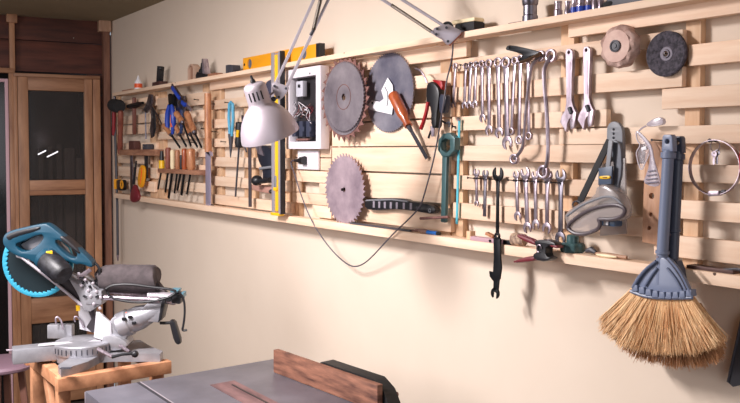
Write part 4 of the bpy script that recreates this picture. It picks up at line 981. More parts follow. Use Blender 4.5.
part(f, 'backing', MB().plate([f.pts([(600, 165), (625, 158), (626, 234), (600, 236), (598, 200)], 0.07)], f.Y(0.07), 0.006, 0.001), clear2)
shell = smooth(f.pts([(599, 184), (612, 186), (622, 196), (627, 212), (622, 221), (606, 223), (592, 218), (572, 231), (567, 222), (566, 213), (580, 203), (596, 196)], 0.10), 1)
part(f, 'lens_shell', MB().plate([shell], f.Y(0.11), 0.04, 0.008), clear2)
rim = [f.p(a, b, 0.13) for a, b in ((568, 229), (574, 233.5), (583, 234.5), (592, 232), (599, 228.5), (600.5, 223), (598, 219.5), (602, 219), (611, 219.5), (620, 217.5), (625, 213), (624.5, 208), (617, 204.5), (606, 205), (594, 208), (583, 213), (572, 221), (568, 226))]
rs = smooth(rim, 2); 
part(f, 'rim', MB().tube(rs + [rs[0], rs[1]], 0.0048, 8, caps=False), mat('rim grey', (84, 74, 78), 0.4))
part(f, 'window', MB().plate([[(r.x, r.z) for r in rs]], f.Y(0.127), 0.003), clear2)
part(f, 'upper_rim', MB().tube(smooth(f.pts([(567, 216), (580, 206), (594, 200), (606, 196), (616, 198), (624, 207)], 0.125), 2, False), 0.003, 6), grey)
bdg = part(f, 'badge', MB().plate([smooth(f.pts([(599.5, 176), (609, 175.5), (610, 177), (609, 179), (600, 179), (599, 177.5)], 0.094), 1)], f.Y(0.094), 0.008, 0.001), yellow, 'small yellow badge')
part(bdg, 'badge_mark', MB().box(f.p(604.5, 177.3, 0.0955), (0.012, 0.001, 0.0022)), mat('brown ink', (130, 90, 20), 0.5))
part(f, 'badge_holder', MB().plate([f.pts([(598.5, 168), (612, 166), (611, 184), (598, 185)], 0.09)], f.Y(0.09), 0.006, 0.001), mat('slate blue plastic', (70, 84, 104), 0.4))
part(f, 'knob', MB().box(f.p(611, 223, 0.10), (0.045, 0.03, 0.014), None, 0.004), mat('petrol blue plastic', (58, 82, 110), 0.4))
part(f, 'buckle', MB().box(f.p(606, 223, 0.118), (0.012, 0.004, 0.010), None, 0.001), paper)
part(f, 'strap_loop', MB().tube([f.p(577, 205, 0.095) + Vector((0.014 * math.cos(t), 0, 0.010 * math.sin(t))) for t in [k * PI / 6 for k in range(13)]], 0.002, 6), dkgrey)

# ================================================================== SAFETY GLASSES
f = thing(WF(650, 150, 0.045), 'safety_glasses', 'clear plastic safety glasses hanging by one arm, left of the brooms', 'glasses')
cp = mat('clear frame plastic', (186, 178, 192), 0.2, alpha=0.62, spec=0.8)
part(f, 'lens', MB().plate([smooth(f.pts([(636, 133), (640, 131.5), (647, 143), (650, 150), (648, 158), (645, 163), (642, 171), (639.5, 168), (638, 158), (636, 152), (641, 145), (637, 141)], 0.075), 2)], f.Y(0.075), 0.004, 0.001), clear)
part(f, 'temple', MB().plate([smooth(f.pts([(634.5, 131), (638, 131), (647, 139), (652, 147), (654, 160), (659, 176), (660.5, 183), (657, 187), (649, 186), (643, 182), (645, 177), (649, 165), (650, 152), (644, 141)], 0.09), 1)], f.Y(0.09), 0.003, 0.001), cp)
for v in (171, 175, 179, 182.5):
    part(f, 'slot', MB().bar(f.p(648 - (v - 171) * .25, v + 0.6, 0.0925), f.p(655 + (v - 171) * .25, v - 0.6, 0.0925), 0.001, 0.0028, up=(0, 0, 1)), mat('slot shade', (96, 92, 112), 0.4))
part(f, 'temple_end', MB().plate([smooth(f.pts([(645, 124), (654, 118), (662, 117), (664, 124), (656, 126), (648, 127)], 0.07), 1)], f.Y(0.07), 0.012, 0.002), cp)
part(f, 'temple_link', MB().tube(smooth(f.pts([(646, 126), (642, 128), (639, 131)], 0.075), 1, False), 0.002, 6), cp)
part(f, 'hinge', MB().box(f.p(644.5, 148.5, 0.09), (0.014, 0.006, 0.008), Matrix.Rotation(R_(-15), 3, 'Y'), 0.001), paper)
part(f, 'rim', MB().tube(smooth(f.pts([(636, 133), (640, 131.5), (647, 143), (650, 150), (648, 158), (645, 163), (642, 171), (639, 166), (637, 158), (636, 152), (641, 145), (637, 141), (636, 133)], 0.077), 2, False), 0.0013, 6), mat('pale rim', (220, 214, 222), 0.3))

# wood piece with holes
f = thing(WF(650, 195, 0.042), 'drilled_board', 'brown wooden board with drilled holes hanging behind the broom handles', 'board')
ol = f.pts([(646, 141), (662, 143), (661.5, 246), (642, 242), (643.5, 190)], 0.054)
part(f, 'board', MB().plate([ol] + [[(c[0], c[1]) for c in circ(f.p(u, v, 0.054).x, f.p(u, v, 0.054).z, r, 14)] for u, v, r in ((651.5, 196, 0.007), (650.8, 214.5, 0.005), (649, 228, 0.005))], f.Y(0.054), 0.012, 0.001), mat('tan board', (200, 156, 124), 0.6, col2=(174, 128, 98), scale=(40, 40, 6)))

# ================================================================== BROOMS
def broom(label, hx0, hv0, hx1, hv1, headc, out, mm, fan, strawm, seed, hr, group='brooms'):
    f = thing(WF(hx1, hv1, out), 'broom', label, 'broom', group)
    random.seed(seed); s = f.sc(668)
    a = f.p(hx0, hv0); b = f.p(hx1, hv1); d = (b - a).normalized()
    m = MB(); n = 16
    part(f, 'handle', MB().tube([a + d * 0.03, a + d * 0.031, b], [hr * .9, hr, hr * 1.02], n), mm)
    # hanger top: hollow end with two side slots
    part(f, 'hanger_cap', MB().plate([[(a.x - hr * 1.15, a.z - 0.034), (a.x + hr * 1.15, a.z - 0.034), (a.x + hr * 1.0, a.z - 0.002), (a.x + hr * .7, a.z + 0.003), (a.x - hr * .7, a.z + 0.003), (a.x - hr * 1.0, a.z - 0.002)],
                                     [(c[0], c[1]) for c in circ(a.x, a.z - 0.012, hr * .42, 10)]], -hr * .7, hr * 1.4, 0.002), mm)
    part(f, 'collar', MB().lathe([(hr * 1.02, 0), (hr * 1.3, 0.0), (hr * 1.3, 0.012), (hr * 1.02, 0.014)], a + d * 0.036, d, 18), mm)
    part(f, 'collar', MB().lathe([(hr * 1.02, 0), (hr * 1.22, 0.0), (hr * 1.22, 0.006), (hr * 1.02, 0.008)], b - d * 0.075, d, 18), mm)
    part(f, 'screw', MB().lathe([(0, 0), (0.003, 0), (0.0025, 0.0015), (0, 0.0015)], b - d * 0.062 + Vector((-0.003, -hr, 0)), (0, -1, 0), 10), steel)
    fanp, wl, wr, tipl, tipr = fan
    FP = lambda L, o=None: f.pts(L, o)
    part(f, 'head', MB().plate([smooth(FP(fanp), 1)], -0.012, 0.024, 0.004), mm)
    return f
rimm = mat('broom rib', (104, 114, 138), 0.4)
def bristles(f, nm, root_l, root_r, apex, tips, mm, seed, n, depth, y0):
    random.seed(seed); m = MB()
    nt = len(tips) - 1
    def tip(t):
        k = min(int(t * nt), nt - 1); q = t * nt - k; return tips[k].lerp(tips[k + 1], q)
    clump = [random.uniform(-1, 1) for _ in range(24)]
    for i in range(n):
        t = random.random(); r0 = root_l.lerp(root_r, t) + Vector((0, 0, -0.006 * math.sin(t * PI)))
        ck = clump[int(t * 23.99)]
        tt = min(1, max(0, t + random.gauss(0, 0.012) + ck * 0.006)); e = tip(tt)
        L = 1 + random.gauss(0, 0.03) - (random.random() < 0.12) * random.uniform(0, .18) + ck * .02
        e = r0 + (e - r0) * L
        dy = random.uniform(-1, 1); yo = y0 + dy * depth * 0.35; y1_ = y0 + dy * depth * (0.9 + .2 * ck) + random.gauss(0, 0.003)
        rb = random.uniform(0.0006, 0.0011)
        mid = r0.lerp(e, .5) + Vector((random.gauss(0, .0025), 0, random.gauss(0, .0015)))
        e2 = e + Vector((random.gauss(0, .003), 0, 0))
        m.tube([(r0.x, yo, r0.z + 0.006), (mid.x, (yo + y1_) / 2, mid.z), (e2.x, y1_, e2.z)], [rb, rb, rb * .5], 3, caps=False)
    return part(f, nm, m, mm, ang=180)
# rear broom
fb = broom('darker broom hanging behind the front one, its straw tips showing lower', 679, 137.5, 673, 262, None, 0.098, broomdark,
           ([(672, 256), (682, 262), (686, 292), (684, 296), (646, 295), (660, 262)], 0, 0, 0, 0), straw2, 5, 0.0115)
T = lambda L: fb.pts(L)
bristles(fb, 'straw', fb.p(643, 302), fb.p(700, 306), None, T([(618, 338), (626, 350), (648, 361), (676, 367), (704, 366), (719, 358), (723, 345)]), straw2, 21, 1800, 0.014, 0.0)
# front broom
ff = broom('grey plastic broom with golden straw, front one of the two', 669.5, 136, 660.5, 284, None, 0.125, broomgrey,
           ([(655, 262), (661, 257), (668, 257), (676, 266), (686, 281), (692, 296), (660, 296), (632, 289), (642, 272)], 0, 0, 0, 0), straw, 6, 0.0125)
T = lambda L, o=None: ff.pts(L, o)
m = MB()
m.tube(smooth(T([(632.5, 288), (643, 271), (656, 261)], 0.142), 2, False), 0.0032, 8).tube(smooth(T([(668, 258), (680, 271), (691, 294)], 0.142), 2, False), 0.0032, 8)
m.tube(smooth(T([(645, 286), (651, 276), (657, 268)], 0.140), 2, False), 0.0026, 8).tube(smooth(T([(667, 268), (676, 279), (681, 289)], 0.140), 2, False), 0.0026, 8)
part(ff, 'head_ribs', m, rimm)
for k in range(9):
    t = k / 8; u = 634.5 + t * 54; v = 288.2 + 5.5 * math.sin(t * PI * .9) + t * 3.2
    part(ff, 'head_tooth', MB().plate([smooth(T([(u - 2.3, v - 3.4), (u + 2.3, v - 3.2), (u + 3.0, v + 3.4), (u - 3.0, v + 3.2)], 0.144), 0)], ff.Y(0.144), 0.02, 0.0012), broomgrey)
part(ff, 'head_band', MB().tube(smooth(T([(630.5, 291), (645, 296.5), (662, 298), (680, 298), (692.5, 297.5)], 0.138), 2, False), 0.0042, 8), rimm)
bristles(ff, 'straw', ff.p(633, 290), ff.p(690, 296.5), None, T([(605, 316), (605, 328), (614, 337), (626, 345), (645, 350), (668, 353), (692, 353), (712, 348), (724, 338)]), straw, 22, 3200, 0.020, 0.0)
nail(671, 141, 0.112, 0.0015); nail(682, 142, 0.085, 0.0015)

# ================================================================== HOSE CLAMP, KEYS, RIGHT EDGE
f = thing(WF(715, 167, 0.05), 'hose_clamp', 'large round steel hose clamp hanging on the right of the brooms', 'clamp')
cc = f.p(715, 167.5, 0.06); rr = 27.6 * f.sc(714)
m = MB(); n = 56
m.lathe([(rr, 0), (rr, 0.012), (rr - 0.0012, 0.012), (rr - 0.0012, 0)], (cc.x, f.Y(0.055), cc.z), (0, -1, 0), 64, close=True)
part(f, 'band', m, steel)
part(f, 'screw_housing', MB().box(f.p(715, 193.5, 0.062), (0.026, 0.014, 0.011), Matrix.Rotation(R_(-6), 3, 'Y'), 0.002), steel)
part(f, 'screw_head', MB().lathe([(0, 0), (0.0045, 0), (0.0045, 0.008), (0, 0.008)], f.p(722, 192, 0.062), (1, 0, 0.1), 8), dkgrey)
f = thing(WF(714, 150, 0.05), 'key_bunch', 'small bunch of keys on a wire ring hanging inside the hose clamp', 'keys')
part(f, 'ring', MB().tube([f.p(715, 146, 0.058) + Vector((0.011 * math.cos(t), 0, 0.012 * math.sin(t))) for t in [k * PI / 10 for k in range(21)]], 0.001, 6), steel)
def keymb(f, u, v, L, out):
    p = f.p(u, v, out); s = f.sc(u)
    return MB().plate([circ(p.x, p.z, 0.0065, 12), circ(p.x, p.z + 0.002, 0.002, 8)], p.y, 0.002).plate([[(p.x - .002, p.z - .005), (p.x + .002, p.z - .005), (p.x + .002, p.z - L), (p.x - .001, p.z - L - .002), (p.x - .0035, p.z - L + .004), (p.x - .002, p.z - L + .006), (p.x - .0035, p.z - L + .011), (p.x - .002, p.z - L + .013)]], p.y, 0.002)
part(f, 'key', keymb(f, 714, 154, 0.022, 0.06), steel)
part(f, 'key', keymb(f, 717, 152.5, 0.024, 0.056), steel_d)
nail(715.5, 141.5, 0.062)
f = thing(WF(741, 160, 0.045), 'red_tool', 'red handled tool cut off by the right edge of the view', 'tool')
part(f, 'handle', MB().plate([smooth(f.pts([(739, 144), (744, 141), (750, 143), (751, 176), (746, 186), (740, 182), (737.5, 165)], 0.075), 1)], f.Y(0.075), 0.03, 0.006), red)
part(f, 'strap', MB().box(f.p(747, 190, 0.06), (0.012, 0.012, 0.03), None, 0.002), black)
f = thing(WF(738, 340, 0.02), 'hand_saw', 'dark hand saw blade at the right edge, low on the wall', 'saw')
part(f, 'blade', MB().plate([f.pts([(742, 318), (760, 300), (770, 320), (745, 384), (733, 387), (727.5, 382), (730, 372)], 0.022)], f.Y(0.022), 0.002), mat('saw grey', (84, 86, 92), 0.45, 0.5))
part(f, 'back', MB().tube(f.pts([(742, 318), (736, 345), (729.5, 375), (728, 382)], 0.023), 0.003, 6), dkgrey)
fr = thing(onlow(714, 0.06), 'metal_bracket', 'flat dark metal bracket lying on the bottom shelf right of the brooms', 'bracket')
part(fr, 'plate', MB().box((0.0, 0, 0.004), (0.11, 0.03, 0.008), None, 0.001), mat('brown metal', (88, 66, 62), 0.5, 0.4))
part(fr, 'arm', MB().tube([(0.03, -0.01, 0.006), (0.06, -0.012, 0.012), (0.10, -0.008, 0.008)], 0.003, 6), dkgrey)

# ================================================================== DESK LAMP ON ARM
LO_ = PW(447, 37, 0.135)
LF = Fr(LO_, -YAW)
thing(LF, 'arm_lamp', 'silver balanced-arm lamp clamped to the top shelf, its shade hanging by the electric box', 'lamp')
lp_ = lambda u, v, y=0.0: LF.p(u, v, y)
ms = (lp_(300, 100) - lp_(300, 101)).z
tocam = Vector((0, -1, 0))
# shade
mouth = lp_(270.5, 136.0); top = lp_(255.5, 84)
ax = (mouth - top); ax.y = 0.045; ax.normalize()
rm = 30.0 * ms
L = 56 * ms
o0 = mouth - ax * L
prof = [(0.0, 0.0), (rm * .20, 0.0), (rm * .30, L * .015), (rm * .36, L * .05), (rm * .382, L * .10), (rm * .385, L * .34), (rm * .40, L * .40), (rm * .50, L * .45), (rm * .66, L * .54), (rm * .81, L * .66), (rm * .92, L * .80), (rm * .985, L * .93), (rm, L),
        (rm * .985, L), (rm * .90, L * .80), (rm * .64, L * .54), (rm * .38, L * .42), (0.0, L * .40)]
shd = part(LF, 'lamp_shade', MB().lathe(prof, o0, ax, 56), lampmat, ang=50)
part(shd, 'switch', MB().lathe([(0.0, 0), (0.008, 0), (0.007, 0.006), (0.004, 0.010), (0.003, 0.02), (0, 0.021)], o0 - ax * 0.002, -ax, 14), black)
part(LF, 'bulb', MB().ell(o0 + ax * L * .78, (rm * .32, rm * .32, rm * .36)), mat('frosted bulb', (236, 232, 226), 0.3))
sd = ax.cross(Vector((0, 1, 0))).normalized(); fd = ax.cross(sd).normalized()
if fd.y > 0: fd = -fd
for k in range(4):
    an = R_(-34 + k * 21)
    dirr = fd * math.cos(an) + (sd if sd.x > 0 else -sd) * math.sin(an)
    p0 = o0 + ax * L * .13 + dirr * rm * .382; p1 = o0 + ax * L * .29 + dirr * rm * .387
    part(shd, 'vent_slot', MB().bar(p0, p1, 0.0012, 0.0045, 0.0005, up=dirr.cross(ax)), black)
# hub + link
part(LF, 'hub_plate', MB().plate([smooth([lp_(a, b) for a, b in ((271.5, 84.5), (275, 82), (284, 85), (289, 86.5), (288, 91), (283, 97), (278.5, 100.5), (274, 94))], 1)], -0.010, 0.004, 0.001).plate([smooth([lp_(a, b) for a, b in ((271.5, 84.5), (275, 82), (284, 85), (289, 86.5), (288, 91), (283, 97), (278.5, 100.5), (274, 94))], 1)], 0.006, 0.004, 0.001), silver)
m = MB()
for a, b in ((274.5, 86), (286, 88.5), (278.8, 97)): m.lathe([(0, 0), (0.004, 0), (0.0035, 0.004), (0, 0.004)], lp_(a, b, -0.010), (0, -1, 0), 10)
part(LF, 'pivot_screws', m, dkgrey)
part(LF, 'link', MB().tube([lp_(279, 97), lp_(272, 99.5, 0.0), lp_(266, 101)], 0.004, 8).tube([lp_(276, 91, 0.0), lp_(268, 96)], 0.003, 8), steel)
part(LF, 'link_knob', MB().lathe([(0, 0), (0.008, 0), (0.007, 0.008), (0, 0.009)], lp_(273.5, 99.2, -0.004), (0, -1, 0), 12), black)
EA = (329.5, -35); EB = (345.4, -36)
def rod(a, b, y, r=0.0048): return MB().bar(lp_(*a, y), lp_(*b, y), r * 1.7, r * 1.7, 0.0012, up=(0, 1, 0))
part(LF, 'arm_rod', rod((274.6, 86), EA, 0.0), silver)
part(LF, 'arm_rod', rod((286, 88.5), EB, 0.0), silver)
part(LF, 'arm_rod', rod((436, 34.5), EA, -0.002), silver)
part(LF, 'arm_rod', rod((446.5, 27.5), EB, -0.002), silver)
part(LF, 'elbow_plate', MB().plate([smooth([lp_(a, b) for a, b in ((323, -38), (338, -46), (351, -40), (349, -30), (337, -24), (326, -29))], 1)], -0.010, 0.004, 0.001), silver)
def coil(a, b, y, r, turns, wire):
    A = lp_(*a, y); B = lp_(*b, y); d = (B - A); Ln = d.length; d.normalize()
    x = d.cross(Vector((0, 1, 0))).normalized(); yv = d.cross(x); n = turns * 8
    return MB().tube([A + d * Ln * i / n + (x * math.cos(2 * PI * i / 8) + yv * math.sin(2 * PI * i / 8)) * r for i in range(n + 1)], wire, 5)
part(LF, 'spring', coil((391.5, 5), (431, 31.3), -0.012, 0.0042, 46, 0.0014).tube([lp_(391.5, 5, -0.012), lp_(431, 31.3, -0.012)], 0.0032, 8), spring)
part(LF, 'spring', coil((313.5, 30), (325, -20), -0.012, 0.0048, 46, 0.0014).tube([lp_(313.5, 30, -0.012), lp_(325, -20, -0.012)], 0.0034, 8), spring)
part(LF, 'spring_hook', MB().tube([lp_(310.5, 35, -0.006), lp_(313.5, 30, -0.012)], 0.0045, 8), dkgrey)
# base bracket plate
bp = [lp_(a, b) for a, b in ((432.5, 31), (434, 28.5), (443, 25.5), (448, 24.8), (461, 31.5), (460, 34.5), (449.5, 44.8), (446.5, 44), (442, 39), (436, 36))]
bpl = part(LF, 'bracket_plate', MB().plate([bp], -0.014, 0.004, 0.001).plate([bp], 0.008, 0.004, 0.001), silver)
m = MB()
for a, b in ((436.3, 34.2), (446.4, 27.6), (448, 41.3), (437, 28.8)): m.lathe([(0, 0), (0.0042, 0), (0.0035, 0.003), (0, 0.003)], lp_(a, b, -0.014), (0, -1, 0), 10)
part(bpl, 'bracket_screws', m, dkgrey)
part(LF, 'tension_knob', MB().lathe([(0, 0), (0.018, 0), (0.018, 0.008), (0.015, 0.010), (0, 0.010)], lp_(447.5, 27.5, 0.004), (0, 1, 0), 20), black)
part(LF, 'mount_post', MB().tube([lp_(456, 35, 0.0), LF.w(Vector((W - 0.09, lp_(456, 45).x * 0 + PW(457, 45, 0.09).y, ZS + 0.004)))], 0.006, 10)
     .box(LF.w(Vector((W - 0.08, PW(457, 45, 0.09).y, ZS + 0.004))), (0.03, 0.03, 0.008), None, 0.001), steel_d)
part(LF, 'spacer_block', MB().plate([[lp_(a, b) for a, b in ((457.5, 35.5), (462, 32), (461, 35), (450.5, 46), (448.5, 45.5))]], -0.010, 0.018, 0.001), oak_or)
# cord
cw = [(453, 43, .12), (452.5, 55, .11), (450, 68, .10), (446.5, 80, .095), (445, 95, .10), (441, 118, .10), (437.5, 140, .085), (434, 158, .08), (430, 174, .08), (425, 192, .08), (420.5, 207, .085), (408, 220, .10), (395, 232, .10), (382, 246, .08), (371, 258, .06), (363, 264.5, .05), (355, 267, .05), (347, 264.5, .05), (335, 254, .05), (322, 238, .07), (310, 218, .095), (301, 195, .09), (294, 172, .08), (290.5, 163, .08), (292, 160.5, .08), (296, 160.5, .075)]
crd = part(LF, 'cord', MB().tube(smooth([LF.w(PW(u, v, o)) for u, v, o in cw], 2, False), 0.0024, 7), mat('grey cord', (84, 78, 88), 0.5))
pq = LF.w(PW(304.5, 160.5, .065)); pr = LF.w(PW(294, 160.5, .075))
part(crd, 'plug', MB().tube([pr, pr.lerp(pq, .5), pr.lerp(pq, .62), pq], [0.0045, 0.0085, 0.014, 0.0175], 12), black)

# ================================================================== MITRE SAW STAND
ZT = 0.86
nr = PZ(61, 379, ZT); lf = PZ(29, 351, ZT); rt = PZ(169, 361.5, ZT)
ex = (rt - nr); exl = ex.length; ex.normalize()
ey = Vector((-ex.y, ex.x, 0)); eyl = max(0.3, (lf - nr).dot(ey))
print('stand', exl, eyl, (lf - nr).dot(ex), nr, lf, rt)
SA = math.degrees(math.atan2(ex.y, ex.x))
ST_ = Fr((nr.x, nr.y, 0), SA)
thing(ST_, 'saw_stand', 'light wooden stand carrying the mitre saw', 'stand')
t = 0.04; sx = exl; sy = eyl
part(ST_, 'rail', MB().box((sx / 2, t / 2, ZT - 0.022), (sx + 0.02, t, 0.044), None, 0.003), standwood)
part(ST_, 'rail', MB().box((sx / 2, sy - t / 2, ZT - 0.022), (sx + 0.02, t, 0.044), None, 0.003), standwood)
part(ST_, 'rail', MB().box((t / 2, sy / 2, ZT - 0.022), (t, sy - 2 * t, 0.044), None, 0.003), standwood)
part(ST_, 'rail', MB().box((sx - t / 2, sy / 2, ZT - 0.022), (t, sy - 2 * t, 0.044), None, 0.003), standwood)
for x, y in ((t / 2 + .002, t * 1.5), (sx - t / 2 - .002, t * 1.5), (t / 2 + .002, sy - t * 1.5), (sx - t / 2 - .002, sy - t * 1.5)):
    part(ST_, 'leg', MB().box((x, y, (ZT - 0.044) / 2), (t, t, ZT - 0.044), None, 0.003), standwood)
part(ST_, 'brace', MB().bar((t / 2, t * 2, ZT - 0.32), (t / 2, sy * .55, ZT - 0.05), 0.02, 0.04, 0.002), standwood)
part(ST_, 'stretcher', MB().box((sx / 2, sy / 2, 0.3), (sx - 2 * t, 0.04, 0.05), None, 0.003), standwood)
part(ST_, 'stretcher', MB().box((t / 2, sy / 2, 0.3), (0.03, sy - 3 * t, 0.05), None, 0.003), standwood)

# ================================================================== MITRE SAW
cen = (nr + lf + rt + (lf + rt - nr)) / 4
cen = nr + ex * sx * .42 + ey * sy * .5
MF = Fr((cen.x, cen.y, ZT), -YAW)
thing(MF, 'mitre_saw', 'silver and teal blue sliding mitre saw standing on the wooden stand', 'saw')
dep = (cen - CO).dot(CF)
k = (MF.p(80, 340) - MF.p(80, 341)).z    # metres per pixel at the saw plane
print('saw depth', dep, k)
P = lambda u, v, y=0.0: MF.p(u, v, y)
def mp(nm, mb, mm, lab=None): return part(MF, nm, mb, mm, lab)
# base casting traced on its horizontal plane
zb_ = 0.028
base = [MF.z(a, b, ZT + zb_) for a, b in ((58, 365), (69, 358), (97, 349), (110, 340), (140, 340), (150, 346), (163, 351), (160, 354), (135, 354), (112, 354), (100, 355), (87, 362), (70, 367), (61, 369))]
mp('base', MB().hplate([(q.x, q.y) for q in base], zb_, 0.0275), alu)
c1 = MF.z(84, 345, ZT + 0.05)
mp('base_core', MB().lathe([(0, 0.001), (0.092, 0.001), (0.096, 0.028), (0, 0.028)], (c1.x, c1.y, 0), (0, 0, 1), 40), alu)
mp('turntable', MB().lathe([(0.0, 0.028), (0.100, 0.028), (0.102, 0.032), (0.102, 0.062), (0.098, 0.066), (0, 0.070)], (c1.x, c1.y, 0), (0, 0, 1), 48), alu)
m = MB()
for i in range(18):
    a = PI + PI * (i + .5) / 18
    m.box((c1.x + 0.1025 * math.cos(a), c1.y + 0.1025 * math.sin(a), 0.046), (0.004, 0.003, 0.018), Matrix.Rotation(a, 3, 'Z'))
mp('angle_marks', m, dkgrey)
# mitre arm pointing left
a = P(10, 338); b = P(62, 338)
arm_z1 = 0.072
a = P(12, 347, -0.11); b = P(66, 341, -0.02)
mp('mitre_arm', MB().bar((a.x, a.y, 0.036), (b.x + .03, b.y, 0.036), 0.07, 0.052, 0.006), alu)
mp('arm_bolt', MB().tube([(a.x - 0.018, a.y, 0.054), (a.x + .01, a.y, 0.054)], 0.004, 8), steel)
mp('kerf_plate', MB().bar((a.x + .08, a.y + .025, 0.0655), (c1.x + .06, c1.y, 0.0675), 0.03, 0.003, 0.001), alu_w)
# fences
mp('fence', MB().plate([[P(q[0], q[1], 0.06) for q in ((78, 302), (84, 302.5), (97, 322), (97, 333), (80, 329))]], 0.055, 0.014, 0.002), alu_w)
mp('fence', MB().plate([[P(q[0], q[1], -0.03) for q in ((96.5, 311.5), (99, 311.5), (111.5, 323), (112.5, 343), (94, 337))]], -0.035, 0.014, 0.002), alu_w)
mp('fence_foot', MB().box(P(61, 331, 0.06), (0.09, 0.03, 0.05), None, 0.004), alu)
mp('hold_rod', MB().tube(smooth([P(*q, 0.03) for q in ((56, 324), (55.5, 318), (58, 316.5), (62, 322), (63, 330))], 1, False), 0.0035, 8), steel)
mp('hold_rod', MB().tube(smooth([P(*q, 0.05) for q in ((75, 322), (74, 317), (77, 316), (82, 322), (84, 328))], 1, False), 0.0035, 8), steel)
# rods with lever at near wing
mp('clamp_rod', MB().tube([P(98, 349, -0.16), P(113, 357, -0.2)], 0.006, 10), steel)
mp('clamp_rod', MB().tube([P(120, 346, -0.12), P(130, 352, -0.16)], 0.006, 10), steel)
mp('lever', MB().tube([P(112, 357, -0.2), P(122, 354.5, -0.2), P(135, 353, -0.19)], [0.006, 0.0045, 0.006], 10).ell(P(135, 354, -0.19), (0.012, 0.012, 0.012)), black)
mp('foot_slot', MB().box(MF.z(66, 368, ZT + 0.0355) , (0.035, 0.018, 0.002)), dkgrey)
# pivot body
a = P(117, 327, 0.0); b = P(160, 309, 0.0)
d = (b - a).normalized(); Ln = (b - a).length
mp('bevel_housing', MB().lathe([(0, 0), (0.032, 0), (0.045, 0.012), (0.048, 0.05), (0.043, 0.055), (0.043, 0.09), (0.036, 0.12), (0.03, Ln), (0, Ln)], a, d, 28), alu)
mp('housing_foot', MB().plate([smooth([P(*q) for q in ((112, 318), (120, 313), (132, 330), (126, 341), (114, 342), (108, 334))], 1)], -0.03, 0.06, 0.006), alu)
m = MB()
for q in ((124, 319), (130, 317), (134, 323)): m.box(P(q[0], q[1], -0.045), (0.014, 0.01, 0.010), None, 0.002)
mp('housing_bolts', m, black)
mp('orange_lever', MB().tube([P(126, 313.5, -0.02), P(139, 311, -0.02)], 0.005, 8), orange, 'orange lever')
mp('rail_bracket', MB().plate([[P(*q) for q in ((153, 297), (166, 297), (161, 321), (150, 320), (141, 313), (147, 304))]], -0.03, 0.06, 0.004), alu)
mp('bracket_edge', MB().plate([[P(*q) for q in ((164, 297), (168, 298), (163.5, 318), (160, 321))]], -0.032, 0.064, 0.003), black)
mp('column_foot', MB().plate([smooth([P(*q) for q in ((108, 330), (128, 336), (132, 344), (118, 349), (104, 344))], 1)], -0.045, 0.09, 0.006), alu)
# rails
mp('slide_rail', MB().tube([P(94, 290, 0.03), P(178, 297.5, 0.03)], 0.0095, 14), steel)
mp('slide_rail', MB().tube([P(94, 297, -0.03), P(160, 300, -0.03)], 0.0095, 14), steel)
mp('rail_clamp', MB().tube([P(148, 296.5, -0.0), P(176, 299, -0.0)], [0.018, 0.022], 18), silver)
mp('rail_knob', MB().lathe([(0, 0), (0.011, 0), (0.010, 0.012), (0, 0.012)], P(169.5, 298.5, -0.02), (0, -1, 0), 16), black)
mp('rail_cap', MB().box(P(178.5, 297.5, 0.0), (0.032, 0.07, 0.034), Matrix.Rotation(R_(6), 3, 'Y'), 0.006), black)
mp('cap_tabs', MB().box(P(176, 290, 0.0), (0.03, 0.05, 0.010), None, 0.003).box(P(183, 294.5, 0.0), (0.014, 0.05, 0.018), None, 0.003), mat('pale teal plastic', (96, 140, 156), 0.4))
mp('hose', MB().tube(smooth([P(*q, -0.05) for q in ((106, 289), (112, 285), (130, 284), (150, 287), (170, 289), (178, 292), (166, 299), (140, 303), (118, 300), (110, 297), (107, 292))], 2, False), 0.0048, 8), black)
mp('cable', MB().tube(smooth([P(*q, -0.03) for q in ((178, 291), (184, 298), (185, 312), (183.5, 325), (182, 331), (187, 330))], 2, False), 0.004, 8), black)
mp('crank_handle', MB().tube(smooth([P(*q, -0.01) for q in ((160, 323), (168, 323), (173, 322))], 1, False), 0.0055, 10).plate([smooth([P(*q) for q in ((170, 319.5), (175.5, 319.5), (178, 327), (182.5, 342), (178.5, 344), (175, 340), (172, 328))], 1)], -0.02, 0.03, 0.004), black)
# dust bag: lofted soft body
random.seed(5)
secs = [(98, 271, 284), (101, 267.5, 289), (108, 265, 292), (120, 264, 293), (133, 264.5, 293), (146, 264.5, 293), (153, 265, 293), (156.5, 267, 292), (157.5, 271, 285)]
rings = []
for i, (u, v0, v1) in enumerate(secs):
    c = P(u, (v0 + v1) / 2, 0.02); hz = (P(u, v0).z - P(u, v1).z) / 2; hy = 0.05 * (0.55 if i in (0, len(secs) - 1) else 1)
    ring = []
    for j in range(24):
        a = 2 * PI * j / 24; w_ = 1 + 0.045 * math.sin(3 * a + i * 1.7) + 0.03 * math.sin(7 * a + i)
        ring.append(Vector((c.x + 0.006 * math.sin(2 * a + i), c.y + hy * w_ * math.cos(a), c.z + hz * math.sin(a) * (0.97 + 0.03 * w_))))
    rings.append(ring)
mp('dust_bag', MB().rings(rings).plate([[P(*q) for q in ((150, 282), (155, 279), (166, 293), (150, 294))]], 0.0, 0.03, 0.004), cloth)
